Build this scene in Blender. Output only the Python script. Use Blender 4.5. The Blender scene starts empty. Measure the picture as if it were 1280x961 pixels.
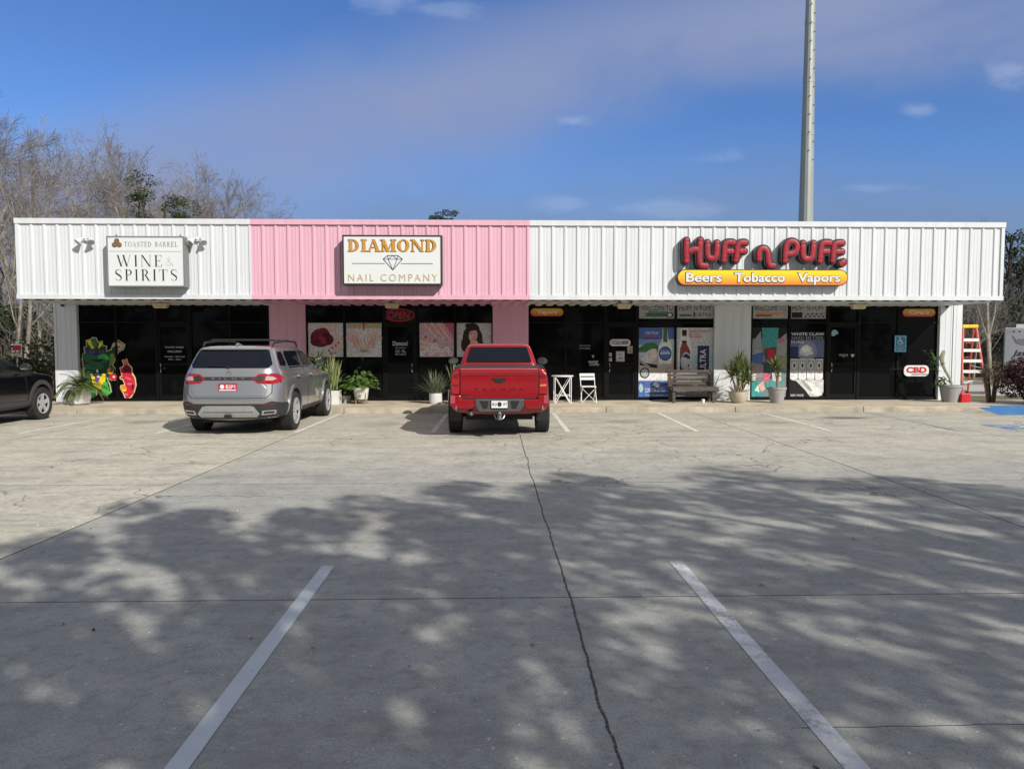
import bpy, bmesh, math, random
from mathutils import Vector, Matrix
from mathutils.bvhtree import BVHTree
R = math.radians
random.seed(7)
scene = bpy.context.scene
COL = scene.collection

# ------------------------------------------------------------------ camera
CAM_H, F, YAW, PITCH = 1.72, 925.0, R(1.55), R(3.16)
cam_d = bpy.data.cameras.new('camera'); cam = bpy.data.objects.new('camera', cam_d); COL.objects.link(cam)
cam_d.sensor_width = 36; cam_d.lens = F / 1280 * 36; cam_d.clip_end = 3000; cam_d.clip_start = .05
cam.location = (0, 0, CAM_H); cam.rotation_euler = (R(90) - PITCH, 0, -YAW)
scene.camera = cam
CAM_M = cam.rotation_euler.to_matrix()
def ray(px, py): return CAM_M @ Vector(((px - 640) / F, -(py - 480.5) / F, -1))
def at(px, py, Y):
    """point of the plane Y (metres ahead) seen at photo pixel px, py"""
    d = ray(px, py); t = Y / d.y
    return Vector((d.x * t, Y, CAM_H + d.z * t))
def gnd(px, py, z=0.0):
    d = ray(px, py); t = (z - CAM_H) / d.z
    return Vector((d.x * t, d.y * t, z))
def ax(px, Y, py=430): return at(px, py, Y).x
def az(py, Y, px=640): return at(px, py, Y).z

# ------------------------------------------------------------------ node helpers
class NT:
    def __init__(s, tree): s.t = tree; s.n = tree.nodes; s.l = tree.links
    def new(s, typ, **kw):
        n = s.n.new(typ)
        for k, v in kw.items(): setattr(n, k, v)
        return n
    def put(s, sock, v):
        if v is None: return
        if hasattr(v, 'is_linked') or isinstance(v, bpy.types.NodeSocket): s.l.new(v, sock)
        else:
            if isinstance(v, (tuple, list)) and sock.type == 'RGBA' and len(v) == 3: v = (*v, 1)
            sock.default_value = v
    def m(s, op, a, b=None, c=None, clamp=False):
        n = s.new('ShaderNodeMath', operation=op, use_clamp=clamp)
        for i, v in enumerate((a, b, c)):
            if v is not None: s.put(n.inputs[i], v)
        return n.outputs[0]
    def mix(s, f, a, b, blend='MIX'):
        n = s.new('ShaderNodeMix', data_type='RGBA', blend_type=blend)
        s.put(n.inputs[0], f); s.put(n.inputs[6], a); s.put(n.inputs[7], b)
        return n.outputs[2]
    def ramp(s, f, stops, interp='LINEAR'):
        n = s.new('ShaderNodeValToRGB'); cr = n.color_ramp; cr.interpolation = interp
        while len(cr.elements) < len(stops): cr.elements.new(.5)
        for e, (p, c) in zip(cr.elements, stops):
            e.position = p; e.color = (*c, 1) if isinstance(c, (tuple, list)) else (c, c, c, 1)
        s.put(n.inputs[0], f); return n.outputs[0]
    def noise(s, vec, scale, detail=4, rough=.55, dist=0):
        n = s.new('ShaderNodeTexNoise'); s.put(n.inputs['Vector'], vec); n.inputs['Scale'].default_value = scale
        n.inputs['Detail'].default_value = detail; n.inputs['Roughness'].default_value = rough
        n.inputs['Distortion'].default_value = dist
        return n.outputs[0]
    def smooth(s, v, a, b, lo=0., hi=1.):
        n = s.new('ShaderNodeMapRange', interpolation_type='SMOOTHSTEP')
        s.put(n.inputs[0], v); n.inputs[1].default_value = a; n.inputs[2].default_value = b
        n.inputs[3].default_value = lo; n.inputs[4].default_value = hi
        return n.outputs[0]
    def scale(s, vec, sc):
        n = s.new('ShaderNodeMapping'); s.put(n.inputs[0], vec); n.inputs['Scale'].default_value = sc
        return n.outputs[0]

MATS = {}
def mat(name, c, rough=.6, metal=0., var=.12, nscale=6., bump=0., bscale=40., spec=None, coat=0., stretch=(1, 1, 1), emit=None, estr=0., c2=None, trans=0):
    """a procedural material: the colour wanders by noise between a darker and a lighter tone"""
    if name in MATS: return MATS[name]
    m = bpy.data.materials.new(name); m.use_nodes = True
    t = NT(m.node_tree); b = t.n['Principled BSDF']
    tc = t.new('ShaderNodeTexCoord').outputs['Object']
    v = t.scale(tc, stretch)
    nz = t.noise(v, nscale)
    lo = tuple(x * (1 - var) for x in c); hi = c2 or tuple(min(1, x * (1 + var)) for x in c)
    t.put(b.inputs['Base Color'], t.ramp(nz, [(.3, lo), (.7, hi)]))
    b.inputs['Roughness'].default_value = rough; b.inputs['Metallic'].default_value = metal
    if rough > .15: t.put(b.inputs['Roughness'], t.smooth(t.noise(tc, nscale * 2.3), .2, .8, rough * .85, min(1, rough * 1.15)))
    if spec is not None: b.inputs['Specular IOR Level'].default_value = spec
    if coat: b.inputs['Coat Weight'].default_value = coat; b.inputs['Coat Roughness'].default_value = .05
    if emit: b.inputs['Emission Color'].default_value = (*emit, 1); b.inputs['Emission Strength'].default_value = estr
    if bump:
        bn = t.new('ShaderNodeBump'); bn.inputs['Strength'].default_value = bump; bn.inputs['Distance'].default_value = .01
        t.put(bn.inputs['Height'], t.noise(tc, bscale, 6)); t.l.new(bn.outputs[0], b.inputs['Normal'])
    MATS[name] = m; return m
def leafmat(name, ca, cb, rough=.5, transl=.25):
    """foliage: every leaf takes its own tone between two"""
    if name in MATS: return MATS[name]
    m = bpy.data.materials.new(name); m.use_nodes = True
    t = NT(m.node_tree); b = t.n['Principled BSDF']
    rnd = t.new('ShaderNodeNewGeometry').outputs['Random Per Island']
    c = t.mix(rnd, ca, cb); t.put(b.inputs['Base Color'], c); b.inputs['Roughness'].default_value = rough
    tr = t.new('ShaderNodeBsdfTranslucent'); t.put(tr.inputs[0], c)
    mx = t.new('ShaderNodeMixShader'); mx.inputs[0].default_value = transl
    t.l.new(b.outputs[0], mx.inputs[1]); t.l.new(tr.outputs[0], mx.inputs[2])
    t.l.new(mx.outputs[0], t.n['Material Output'].inputs[0])
    MATS[name] = m; return m

# ------------------------------------------------------------------ objects
def tag(o, label=None, cat=None, group=None, kind=None):
    for k, v in (('label', label), ('category', cat), ('group', group), ('kind', kind)):
        if v: o[k] = v
    return o
def thing(name, label, cat, loc=(0, 0, 0), rz=0, group=None):
    o = bpy.data.objects.new(name, None); COL.objects.link(o); o.empty_display_size = .2
    o.location = loc; o.rotation_euler = (0, 0, rz)
    return tag(o, label, cat, group)
def kids(o): return [c for c in bpy.data.objects if c.parent == o]
def copy_tree(o, parent=None):
    c = o.copy(); COL.objects.link(c); c.parent = parent
    for ch in kids(o): copy_tree(ch, c)
    return c

class MB:
    """collects shapes and links them as ONE mesh object"""
    def __init__(s): s.v = []; s.f = []; s.mi = []; s.cur = 0
    def add(s, vs, fs):
        o = len(s.v); s.v += [tuple(p) for p in vs]
        for f in fs: s.f.append([i + o for i in f]); s.mi.append(s.cur)
        return s
    def box(s, x0, x1, y0, y1, z0, z1):
        return s.add([(x0, y0, z0), (x1, y0, z0), (x1, y1, z0), (x0, y1, z0), (x0, y0, z1), (x1, y0, z1), (x1, y1, z1), (x0, y1, z1)],
                     [(0, 3, 2, 1), (4, 5, 6, 7), (0, 1, 5, 4), (1, 2, 6, 5), (2, 3, 7, 6), (3, 0, 4, 7)])
    def bar(s, a, b, w, d, up=(0, 0, 1)):
        """rectangular bar from a to b, w across, d deep"""
        a, b = Vector(a), Vector(b); t = (b - a).normalized(); u = Vector(up)
        if abs(t.dot(u)) > .95: u = Vector((0, 1, 0))
        p = t.cross(u).normalized() * (w / 2); q = t.cross(p.normalized()) * (d / 2)
        vs = [e + i * p + j * q for e in (a, b) for i, j in ((-1, -1), (1, -1), (1, 1), (-1, 1))]
        return s.add(vs, [(0, 1, 2, 3), (7, 6, 5, 4), (0, 4, 5, 1), (1, 5, 6, 2), (2, 6, 7, 3), (3, 7, 4, 0)])
    def tube(s, pts, rad, n=8, cap=True, squash=1.):
        pts = [Vector(p) for p in pts]
        if not isinstance(rad, (list, tuple)): rad = [rad] * len(pts)
        o = len(s.v); ref = None
        for i, p in enumerate(pts):
            t = (pts[min(i + 1, len(pts) - 1)] - pts[max(i - 1, 0)])
            t = t.normalized() if t.length > 1e-9 else Vector((0, 0, 1))
            if ref is None: ref = Vector((0, 0, 1)) if abs(t.z) < .9 else Vector((0, 1, 0))
            u = t.cross(ref).normalized(); w = t.cross(u).normalized(); ref = -w if False else ref
            for k in range(n):
                a = 2 * math.pi * k / n
                s.v.append(tuple(p + (u * math.cos(a) + w * math.sin(a) * squash) * rad[i]))
        for i in range(len(pts) - 1):
            for k in range(n):
                a = o + i * n + k; b = o + i * n + (k + 1) % n
                s.f.append([a, b, b + n, a + n]); s.mi.append(s.cur)
        if cap and n > 2:
            s.f.append([o + k for k in range(n)][::-1]); s.mi.append(s.cur)
            e = o + (len(pts) - 1) * n; s.f.append([e + k for k in range(n)]); s.mi.append(s.cur)
        return s
    def lathe(s, prof, n=20, c=(0, 0, 0), axis='z', cap=True):
        o = len(s.v); c = Vector(c)
        for r, h in prof:
            for k in range(n):
                a = 2 * math.pi * k / n; x, y = r * math.cos(a), r * math.sin(a)
                s.v.append(tuple(c + (Vector((x, y, h)) if axis == 'z' else Vector((h, x, y)) if axis == 'x' else Vector((y, h, x)))))
        for i in range(len(prof) - 1):
            for k in range(n):
                a = o + i * n + k; b = o + i * n + (k + 1) % n
                s.f.append([a, b, b + n, a + n]); s.mi.append(s.cur)
        if cap and prof[0][0] > 1e-6: s.f.append([o + k for k in range(n)][::-1]); s.mi.append(s.cur)
        e = o + (len(prof) - 1) * n
        if cap and prof[-1][0] > 1e-6: s.f.append([e + k for k in range(n)]); s.mi.append(s.cur)
        return s
    def prism(s, poly, y0, y1, xf=None):
        """outline in the x-z plane pushed from y0 (front) to y1"""
        n = len(poly); vs = [(x, y0, z) for x, z in poly] + [(x, y1, z) for x, z in poly]
        if xf: vs = [xf(Vector(v)) for v in vs]
        return s.add(vs, [list(range(n))] + [list(range(2 * n - 1, n - 1, -1))] + [[i, i + n, (i + 1) % n + n, (i + 1) % n] for i in range(n)])
    def ball(s, c, r, seg=12, rings=8):
        rx, ry, rz = r if isinstance(r, (tuple, list)) else (r, r, r); o = len(s.v)
        for i in range(rings + 1):
            p = math.pi * i / rings
            for k in range(seg):
                a = 2 * math.pi * k / seg
                s.v.append((c[0] + rx * math.sin(p) * math.cos(a), c[1] + ry * math.sin(p) * math.sin(a), c[2] + rz * math.cos(p)))
        for i in range(rings):
            for k in range(seg):
                a = o + i * seg + k; b = o + i * seg + (k + 1) % seg
                s.f.append([a, a + seg, b + seg, b]); s.mi.append(s.cur)
        return s
    def build(s, name, mats, parent=None, smooth=False, off=None, fix=True, angle=35):
        me = bpy.data.meshes.new(name)
        vs = s.v
        if off is not None: vs = [(x - off[0], y - off[1], z - off[2]) for x, y, z in vs]
        me.from_pydata(vs, [], s.f)
        ms = mats if isinstance(mats, (list, tuple)) else [mats]
        for m_ in ms: me.materials.append(m_)
        if len(ms) > 1: me.polygons.foreach_set('material_index', s.mi)
        finish(me, smooth, fix, angle)
        return link(name, me, parent)
def finish(me, smooth, fix=True, angle=35):
    if fix or smooth:
        bm = bmesh.new(); bm.from_mesh(me)
        if fix: bmesh.ops.remove_doubles(bm, verts=bm.verts, dist=1e-5); bmesh.ops.recalc_face_normals(bm, faces=bm.faces)
        if smooth:
            for f in bm.faces: f.smooth = True
            for e in bm.edges:
                if len(e.link_faces) != 2 or e.calc_face_angle(0) > R(angle): e.smooth = False
        bm.to_mesh(me); bm.free()
    me.update()
def link(name, me, parent=None):
    o = bpy.data.objects.new(name, me); COL.objects.link(o); o.parent = parent
    return o
def bevelled(o, w=.01, seg=2):
    """bake a bevel into a mesh object"""
    bm = bmesh.new(); bm.from_mesh(o.data)
    bmesh.ops.bevel(bm, geom=[e for e in bm.edges if len(e.link_faces) == 2 and e.calc_face_angle(0) > R(30)], offset=w, segments=seg, affect='EDGES', profile=.5, clamp_overlap=True)
    bm.to_mesh(o.data); bm.free(); return o

def rrect(x0, x1, z0, z1, r, n=5):
    r = min(r, (x1 - x0) / 2 - 1e-4, (z1 - z0) / 2 - 1e-4); P = []
    for cx, cz, a0 in ((x1 - r, z0 + r, -90), (x1 - r, z1 - r, 0), (x0 + r, z1 - r, 90), (x0 + r, z0 + r, 180)):
        for k in range(n + 1):
            a = R(a0 + 90 * k / n); P.append((cx + r * math.cos(a), cz + r * math.sin(a)))
    return P
def ell(cx, cz, rx, rz, n=20, rot=0):
    c, s_ = math.cos(rot), math.sin(rot); P = []
    for k in range(n):
        a = 2 * math.pi * k / n; x, z = rx * math.cos(a), rz * math.sin(a)
        P.append((cx + x * c - z * s_, cz + x * s_ + z * c))
    return P
def capsule(x0, z0, x1, z1, r0, r1=None, n=6):
    r1 = r0 if r1 is None else r1; a = math.atan2(z1 - z0, x1 - x0); P = []
    for k in range(n + 1):
        b = a + R(90) + math.pi * k / n; P.append((x0 + r0 * math.cos(b), z0 + r0 * math.sin(b)))
    for k in range(n + 1):
        b = a - R(90) + math.pi * k / n; P.append((x1 + r1 * math.cos(b), z1 + r1 * math.sin(b)))
    return P

# ------------------------------------------------------------------ lettering
def text_geo(s, bold=0., shear=0., space=1.):
    cu = bpy.data.curves.new('lettering', 'FONT'); cu.body = s; cu.offset = bold; cu.shear = shear; cu.resolution_u = 3
    cu.space_character = space; cu.fill_mode = 'FRONT'
    o = bpy.data.objects.new('lettering', cu); COL.objects.link(o)
    dg = bpy.context.evaluated_depsgraph_get(); dg.update()
    me = o.evaluated_get(dg).to_mesh()
    V = [(v.co.x, v.co.y) for v in me.vertices]; P = [list(p.vertices) for p in me.polygons]
    o.evaluated_get(dg).to_mesh_clear(); bpy.data.objects.remove(o); bpy.data.curves.remove(cu)
    return V, P
def put_text(mb, s, x0, x1, z0, z1, y, bold=0., depth=0., keep=False, shear=0., space=1., rot=0, base=None):
    """letters fitted into the rectangle, facing the viewer side (-y)"""
    V, P = text_geo(s, bold, shear, space)
    if not V: return
    if rot: V = [(-b, a) if rot > 0 else (b, -a) for a, b in V]
    ref = V if base is None else text_geo(base, bold, shear, space)[0]
    a0, a1 = min(v[0] for v in V), max(v[0] for v in V); b0, b1 = min(v[1] for v in ref), max(v[1] for v in ref)
    sx, sz = (x1 - x0) / (a1 - a0), (z1 - z0) / (b1 - b0)
    if keep: sx = sz = min(sx, sz)
    cx = (x0 + x1) / 2 - sx * (a0 + a1) / 2
    W = [(cx + a * sx, z0 + (b - b0) * sz) for a, b in V]
    n = len(W)
    if depth:
        vs = [(x, y, z) for x, z in W] + [(x, y + depth, z) for x, z in W]; fs = [list(p) for p in P]
        from collections import Counter
        ec = Counter(tuple(sorted((p[i], p[(i + 1) % len(p)]))) for p in P for i in range(len(p)))
        for p in P:
            for i in range(len(p)):
                a, b = p[i], p[(i + 1) % len(p)]
                if ec[tuple(sorted((a, b)))] == 1: fs.append([b, a, a + n, b + n])
        mb.add(vs, fs)
    else: mb.add([(x, y, z) for x, z in W], P)

def serif_glyph(ch, T, t, sf=.1):
    """outlines of a serifed capital, height 1; T thick stroke, t thin stroke"""
    P = []
    def bar(x0, z0, x1, z1, w0, w1=None):
        w1 = w0 if w1 is None else w1
        P.append([(x0 - w0 / 2, z0), (x0 + w0 / 2, z0), (x1 + w1 / 2, z1), (x1 - w1 / 2, z1)])
    def rect(x0, x1, z0, z1): P.append([(x0, z0), (x1, z0), (x1, z1), (x0, z1)])
    def ser(x, z, w=T): rect(x - w / 2 - sf, x + w / 2 + sf, z - (t if z > .5 else 0), z + (0 if z > .5 else t))
    def bowl(x, zc, rx, rz, th):
        o = [(x + rx * math.sin(R(180 * k / 12)), zc + rz * math.cos(R(180 * k / 12))) for k in range(13)]
        i = [(x + (rx - th) * math.sin(R(180 * k / 12)), zc + (rz - t) * math.cos(R(180 * k / 12))) for k in range(13)]
        for k in range(12): P.append([o[k], o[k + 1], i[k + 1], i[k]])
    if ch == 'I': bar(.2, 0, .2, 1, T); ser(.2, 0); ser(.2, 1); w = .4
    elif ch == 'N': bar(.14, 0, .14, 1, t); bar(.86, 0, .86, 1, t); bar(.16, 1, .84, 0, T); ser(.14, 0, t); ser(.86, 1, t); ser(.1, 1, t); w = 1.
    elif ch == 'W': bar(.1, 1, .4, 0, T); bar(.7, 1, .4, 0, t); bar(.6, 1, .9, 0, T); bar(1.2, 1, .9, 0, t); ser(.1, 1); ser(.62, 1); ser(1.2, 1, t); w = 1.3
    elif ch == 'E': bar(.2, 0, .2, 1, T); rect(.2, .68, 1 - t, 1); rect(.2, .7, 0, t); rect(.2, .55, .5, .5 + t); rect(.68 - t, .68, .8, 1); rect(.7 - t, .7, 0, .22); rect(.55 - t, .55, .4, .63); ser(.16, 0); ser(.16, 1); w = .75
    elif ch == 'L': bar(.2, 0, .2, 1, T); rect(.2, .68, 0, t); rect(.68 - t, .68, 0, .25); ser(.2, 1); ser(.18, 0); w = .72
    elif ch == 'T': bar(.4, 0, .4, 1, T); rect(.03, .77, 1 - t, 1); rect(.03, .03 + t, .76, 1); rect(.77 - t, .77, .76, 1); ser(.4, 0); w = .8
    elif ch == 'P': bar(.2, 0, .2, 1, T); bowl(.3, .73, .36, .27, T); rect(.2, .3, 1 - t, 1); rect(.2, .3, .46, .46 + t); ser(.2, 0); ser(.16, 1); w = .7
    elif ch == 'R': bar(.2, 0, .2, 1, T); bowl(.3, .74, .34, .26, T); rect(.2, .3, 1 - t, 1); rect(.2, .34, .48, .48 + t); bar(.42, .5, .72, 0, T); ser(.2, 0); ser(.16, 1); ser(.76, 0, t); w = .85
    elif ch == 'B': bar(.2, 0, .2, 1, T); bowl(.3, .755, .3, .245, T); bowl(.3, .265, .36, .265, T); rect(.2, .3, 1 - t, 1); rect(.2, .3, 0, t); ser(.16, 0, t); ser(.16, 1, t); w = .72
    elif ch == 'D': bar(.2, 0, .2, 1, T); bowl(.3, .5, .52, .5, T); rect(.2, .3, 1 - t, 1); rect(.2, .3, 0, t); ser(.14, 0, t); ser(.14, 1, t); w = .9
    elif ch == 'O':
        for k in range(24):
            a, b = R(15 * k), R(15 * k + 15)
            P.append([(.48 + .46 * math.sin(a), .5 + .51 * math.cos(a)), (.48 + .46 * math.sin(b), .5 + .51 * math.cos(b)),
                      (.48 + (.46 - T) * math.sin(b), .5 + (.51 - t) * math.cos(b)), (.48 + (.46 - T) * math.sin(a), .5 + (.51 - t) * math.cos(a))])
        w = .96
    elif ch == 'A': bar(.1, 0, .44, 1, t); bar(.78, 0, .44, 1, T, T * .8); rect(.2, .66, .3, .3 + t); ser(.1, 0, t); ser(.78, 0); w = .9
    elif ch == 'M': bar(.14, 0, .14, 1, t); bar(.16, 1, .52, 0, T); bar(.9, 1, .52, 0, t); bar(.94, 0, .94, 1, T); ser(.14, 0, t); ser(.94, 0); ser(.1, 1, t); ser(.94, 1); w = 1.12
    elif ch in 'S&':
        pts = [(.62, .8), (.56, .93), (.4, .985), (.22, .93), (.14, .78), (.2, .63), (.36, .53), (.52, .42), (.62, .27), (.56, .1), (.38, .015), (.2, .06), (.12, .2)]
        wd = [t, t, t, T * .5, T * .8, T, T * 1.05, T, T * .8, T * .5, t, t, t]
        if ch == '&': pts = [(.86, .5), (.7, .22), (.48, .04), (.26, .03), (.12, .2), (.2, .42), (.5, .65), (.54, .84), (.42, .96), (.28, .86), (.34, .66), (.6, .3), (.9, .02)]; wd = [t] * 9 + [T * .5, T * .8, T, T]
        L, Q = [], []
        for i, (x, z) in enumerate(pts):
            a, b = pts[max(i - 1, 0)], pts[min(i + 1, len(pts) - 1)]
            d = Vector((b[0] - a[0], b[1] - a[1])).normalized(); nx, nz = -d.y * wd[i] / 2, d.x * wd[i] / 2
            L.append((x + nx, z + nz)); Q.append((x - nx, z - nz))
        for i in range(len(pts) - 1): P.append([L[i], L[i + 1], Q[i + 1], Q[i]])
        w = .72 if ch == 'S' else .95
    else: w = .5
    return P, w
def put_serif(mb, s, x0, x1, z0, z1, y, T=.13, t=.03, sf=.08, gap=.12, depth=.004):
    gl = [serif_glyph(c, T, t, sf) for c in s]
    tot = sum(g[1] for g in gl) + gap * (len(gl) - 1); sx = (x1 - x0) / tot; sz = z1 - z0; x = x0; k = 0
    for P, w in gl:
        for p in P:
            k += 1
            mb.prism([(x + a * sx, z0 + b * sz) for a, b in p], y - depth - (k % 9) * .00035, y + .001)
        x += (w + gap) * sx
# ================================================================== setting
YF, YW, YK = 18.4, 20.44, 18.29            # fascia face, wall face, kerb face
SW = .14                                   # pavement height

def ground_concrete(name):
    """lot slabs: joints, cracks, stains and a tone for every slab, all in metres of the lot itself"""
    m = bpy.data.materials.new(name); m.use_nodes = True
    t = NT(m.node_tree); b = t.n['Principled BSDF']
    pos = t.new('ShaderNodeTexCoord').outputs['Object']
    sp = t.new('ShaderNodeSeparateXYZ'); t.put(sp.inputs[0], pos); X, Y = sp.outputs[0], sp.outputs[1]
    n1 = t.noise(pos, .35, 5, .6); n2 = t.noise(pos, 1.7, 6, .65); n3 = t.noise(pos, 9, 6, .7); n4 = t.noise(pos, 55, 5, .75); n5 = t.noise(pos, 160, 3, .8)
    # long flat streaks of dirt, washed towards the kerb
    strk = t.noise(t.scale(pos, (.5, 2.2, 1)), 1.2, 6, .7)
    grey = t.ramp(n2, [(.25, (.275, .278, .258)), (.5, (.365, .368, .338)), (.75, (.465, .463, .42))])
    tan = t.ramp(n2, [(.25, (.40, .375, .295)), (.5, (.55, .52, .42)), (.75, (.655, .625, .515))])
    # older tan slabs: left of the joint and towards the shops
    wob = t.m('MULTIPLY', t.m('SUBTRACT', n1, .5), 3.2)
    far = t.smooth(t.m('ADD', Y, wob), 8.4, 12.5)
    jl = t.m('ADD', -4.06, t.m('MULTIPLY', Y, .022))
    left = t.smooth(t.m('SUBTRACT', X, jl), .02, -.02)
    col = t.mix(t.m('MAXIMUM', t.m('MULTIPLY', far, .75), left), grey, tan)
    mid = t.m('MULTIPLY', t.smooth(strk, .52, .72), t.smooth(Y, 6.5, 10))
    col = t.mix(t.m('MULTIPLY', mid, .35), col, (.47, .40, .33))
    col = t.mix(t.m('MULTIPLY', t.smooth(n3, .45, .72), .6), col, (.18, .175, .165))
    col = t.mix(t.m('MULTIPLY', t.smooth(strk, .52, .3), .5), col, (.21, .21, .195))
    # aggregate
    agg = t.m('MULTIPLY', t.m('ADD', t.m('MULTIPLY', left, .3), .62), t.smooth(n4, .47, .72))
    col = t.mix(agg, col, (.17, .155, .135))
    col = t.mix(t.m('MULTIPLY', t.smooth(n5, .52, .72), .65), col, (.64, .60, .52))
    col = t.mix(t.m('MULTIPLY', t.smooth(t.noise(pos, 110, 4, .8), .5, .68), .6), col, (.14, .135, .125))
    col = t.mix(t.m('MULTIPLY', t.smooth(t.noise(pos, 24, 2, .4), .69, .75), .55), col, (.68, .65, .6))
    # joints
    w1 = t.m('MULTIPLY', t.m('SUBTRACT', t.noise(pos, .8, 3, .5), .5), .11)
    w2 = t.m('MULTIPLY', t.m('SUBTRACT', t.noise(pos, 6, 4, .6), .5), .03)
    def line(v, at_, w, wobble=None, wb=1.):
        d = t.m('SUBTRACT', v, at_)
        if wobble is not None: d = t.m('ADD', d, t.m('MULTIPLY', wobble, wb))
        d = t.m('ABSOLUTE', d)
        return t.smooth(d, w, w * .4)
    wbx = t.m('ADD', w1, w2)
    parts = [t.m('MULTIPLY', line(X, .52, .0105, wbx, 1.0), t.smooth(n4, .36, .52, .35, 1.)), line(t.m('SUBTRACT', X, jl), 0, .012, w2, 1.), line(X, 5.0, .013, wbx, .5), line(X, 9.5, .013, w2, .6), line(X, -8.6, .013, w2, .6),
             line(Y, 4.93, .0085, w2, .6), line(Y, 9.08, .011, w2, .6), line(Y, 13.45, .014, w2, .8), line(Y, .7, .009, w2)]
    jn = parts[0]
    for q in parts[1:]: jn = t.m('MAXIMUM', jn, q)
    cr3 = t.m('MULTIPLY', line(Y, 3.2, .0045, wbx, .7), t.smooth(X, 1.35, 1.4))
    jn = t.m('MAXIMUM', jn, cr3)
    # wandering cracks
    vo = t.new('ShaderNodeTexVoronoi', feature='DISTANCE_TO_EDGE'); vo.inputs['Scale'].default_value = .42
    dv = t.new('ShaderNodeVectorMath', operation='ADD'); nv = t.new('ShaderNodeTexNoise'); nv.inputs['Scale'].default_value = 1.3; nv.inputs['Detail'].default_value = 5
    t.put(nv.inputs['Vector'], pos); sc = t.new('ShaderNodeVectorMath', operation='SCALE'); sc.inputs['Scale'].default_value = 1.1
    t.put(sc.inputs[0], nv.outputs[1]); t.put(dv.inputs[0], pos); t.put(dv.inputs[1], sc.outputs[0]); t.put(vo.inputs['Vector'], dv.outputs[0])
    ck = t.m('MULTIPLY', t.smooth(vo.outputs['Distance'], .0065, .002), t.smooth(t.noise(pos, .3, 2), .50, .56))
    ck = t.m('MULTIPLY', ck, t.smooth(Y, 6.5, 8.5))
    vo2 = t.new('ShaderNodeTexVoronoi', feature='DISTANCE_TO_EDGE'); vo2.inputs['Scale'].default_value = 1.15; t.put(vo2.inputs['Vector'], dv.outputs[0])
    zone = t.m('MULTIPLY', t.m('MULTIPLY', t.smooth(X, -1.2, .2), t.smooth(X, 4.2, 3.)), t.m('MULTIPLY', t.smooth(Y, 9.6, 11), t.smooth(Y, 16.5, 15)))
    ck2 = t.m('MULTIPLY', t.m('MULTIPLY', t.smooth(vo2.outputs['Distance'], .018, .006), zone), t.smooth(n1, .38, .46))
    crk = t.m('MAXIMUM', ck, t.m('MULTIPLY', ck2, .7))
    # halo of weeds and grit along the joints
    dark = t.m('MAXIMUM', t.m('MULTIPLY', jn, t.smooth(n3, .25, .45, .7, 1.)), t.m('MULTIPLY', crk, .6))
    col = t.mix(t.m('MULTIPLY', dark, .93), col, (.035, .033, .028))
    # oil drips in the stalls
    def blot(x, y, rx, ry):
        a = t.m('DIVIDE', t.m('SUBTRACT', X, x), rx); c = t.m('DIVIDE', t.m('SUBTRACT', Y, y), ry)
        r = t.m('SQRT', t.m('ADD', t.m('MULTIPLY', a, a), t.m('MULTIPLY', c, c)))
        return t.smooth(t.m('ADD', r, t.m('MULTIPLY', t.m('SUBTRACT', n3, .5), .8)), 1.1, .35)
    for x, y, rx, ry, k in ((8.2, 16.9, .75, .35, .75), (6.1, 15.9, .7, .3, .3), (2.9, 16.2, .6, .5, .25), (5.4, 16.6, .5, .6, .22), (-7.6, 16.4, .5, .6, .4), (-2.4, 15.8, .6, .8, .2), (1.6, 3.9, .5, .3, .15), (3.7, 4.6, .3, .3, .3), (-1.2, 7.2, .4, .5, .2)):
        col = t.mix(t.m('MULTIPLY', blot(x, y, rx, ry), k), col, (.07, .065, .06))
    t.put(b.inputs['Base Color'], col)
    t.put(b.inputs['Roughness'], t.smooth(n2, .3, .7, .72, .92)); b.inputs['Specular IOR Level'].default_value = .35
    bn = t.new('ShaderNodeBump'); bn.inputs['Strength'].default_value = .55; bn.inputs['Distance'].default_value = .012
    h = t.m('SUBTRACT', t.m('ADD', t.m('MULTIPLY', n4, .45), t.m('MULTIPLY', n5, .22)), t.m('MULTIPLY', t.m('MAXIMUM', jn, crk), 1.2))
    t.put(bn.inputs['Height'], h); t.l.new(bn.outputs[0], b.inputs['Normal'])
    return m
M_lot = ground_concrete('lot concrete')
def sheet(name, x0, x1, y0, y1, z, m, kind='structure'):
    mb = MB().add([(x0, y0, z), (x1, y0, z), (x1, y1, z), (x0, y1, z)], [(0, 1, 2, 3)])
    return tag(mb.build(name, m), kind=kind)
M_grass = mat('rough winter grass', (.12, .115, .05), .95, var=.35, nscale=1.3, bump=.8, bscale=30, c2=(.20, .17, .085))
M_walk = mat('pavement concrete', (.50, .43, .32), .85, var=.2, nscale=1.4, bump=.3, bscale=60, c2=(.60, .53, .42))
M_kerb = mat('kerb concrete', (.40, .355, .28), .9, var=.3, nscale=2.5, bump=.5, bscale=50)
M_road = mat('pale road', (.42, .40, .365), .9, var=.12, nscale=1.)
sheet('ground', -400, 400, -300, 700, -.03, M_grass)
sheet('parking_lot', -17, 40, -25, 20.6, 0, M_lot)
sheet('road', 14.3, 120, 24.2, 31, -.018, M_road)
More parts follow.
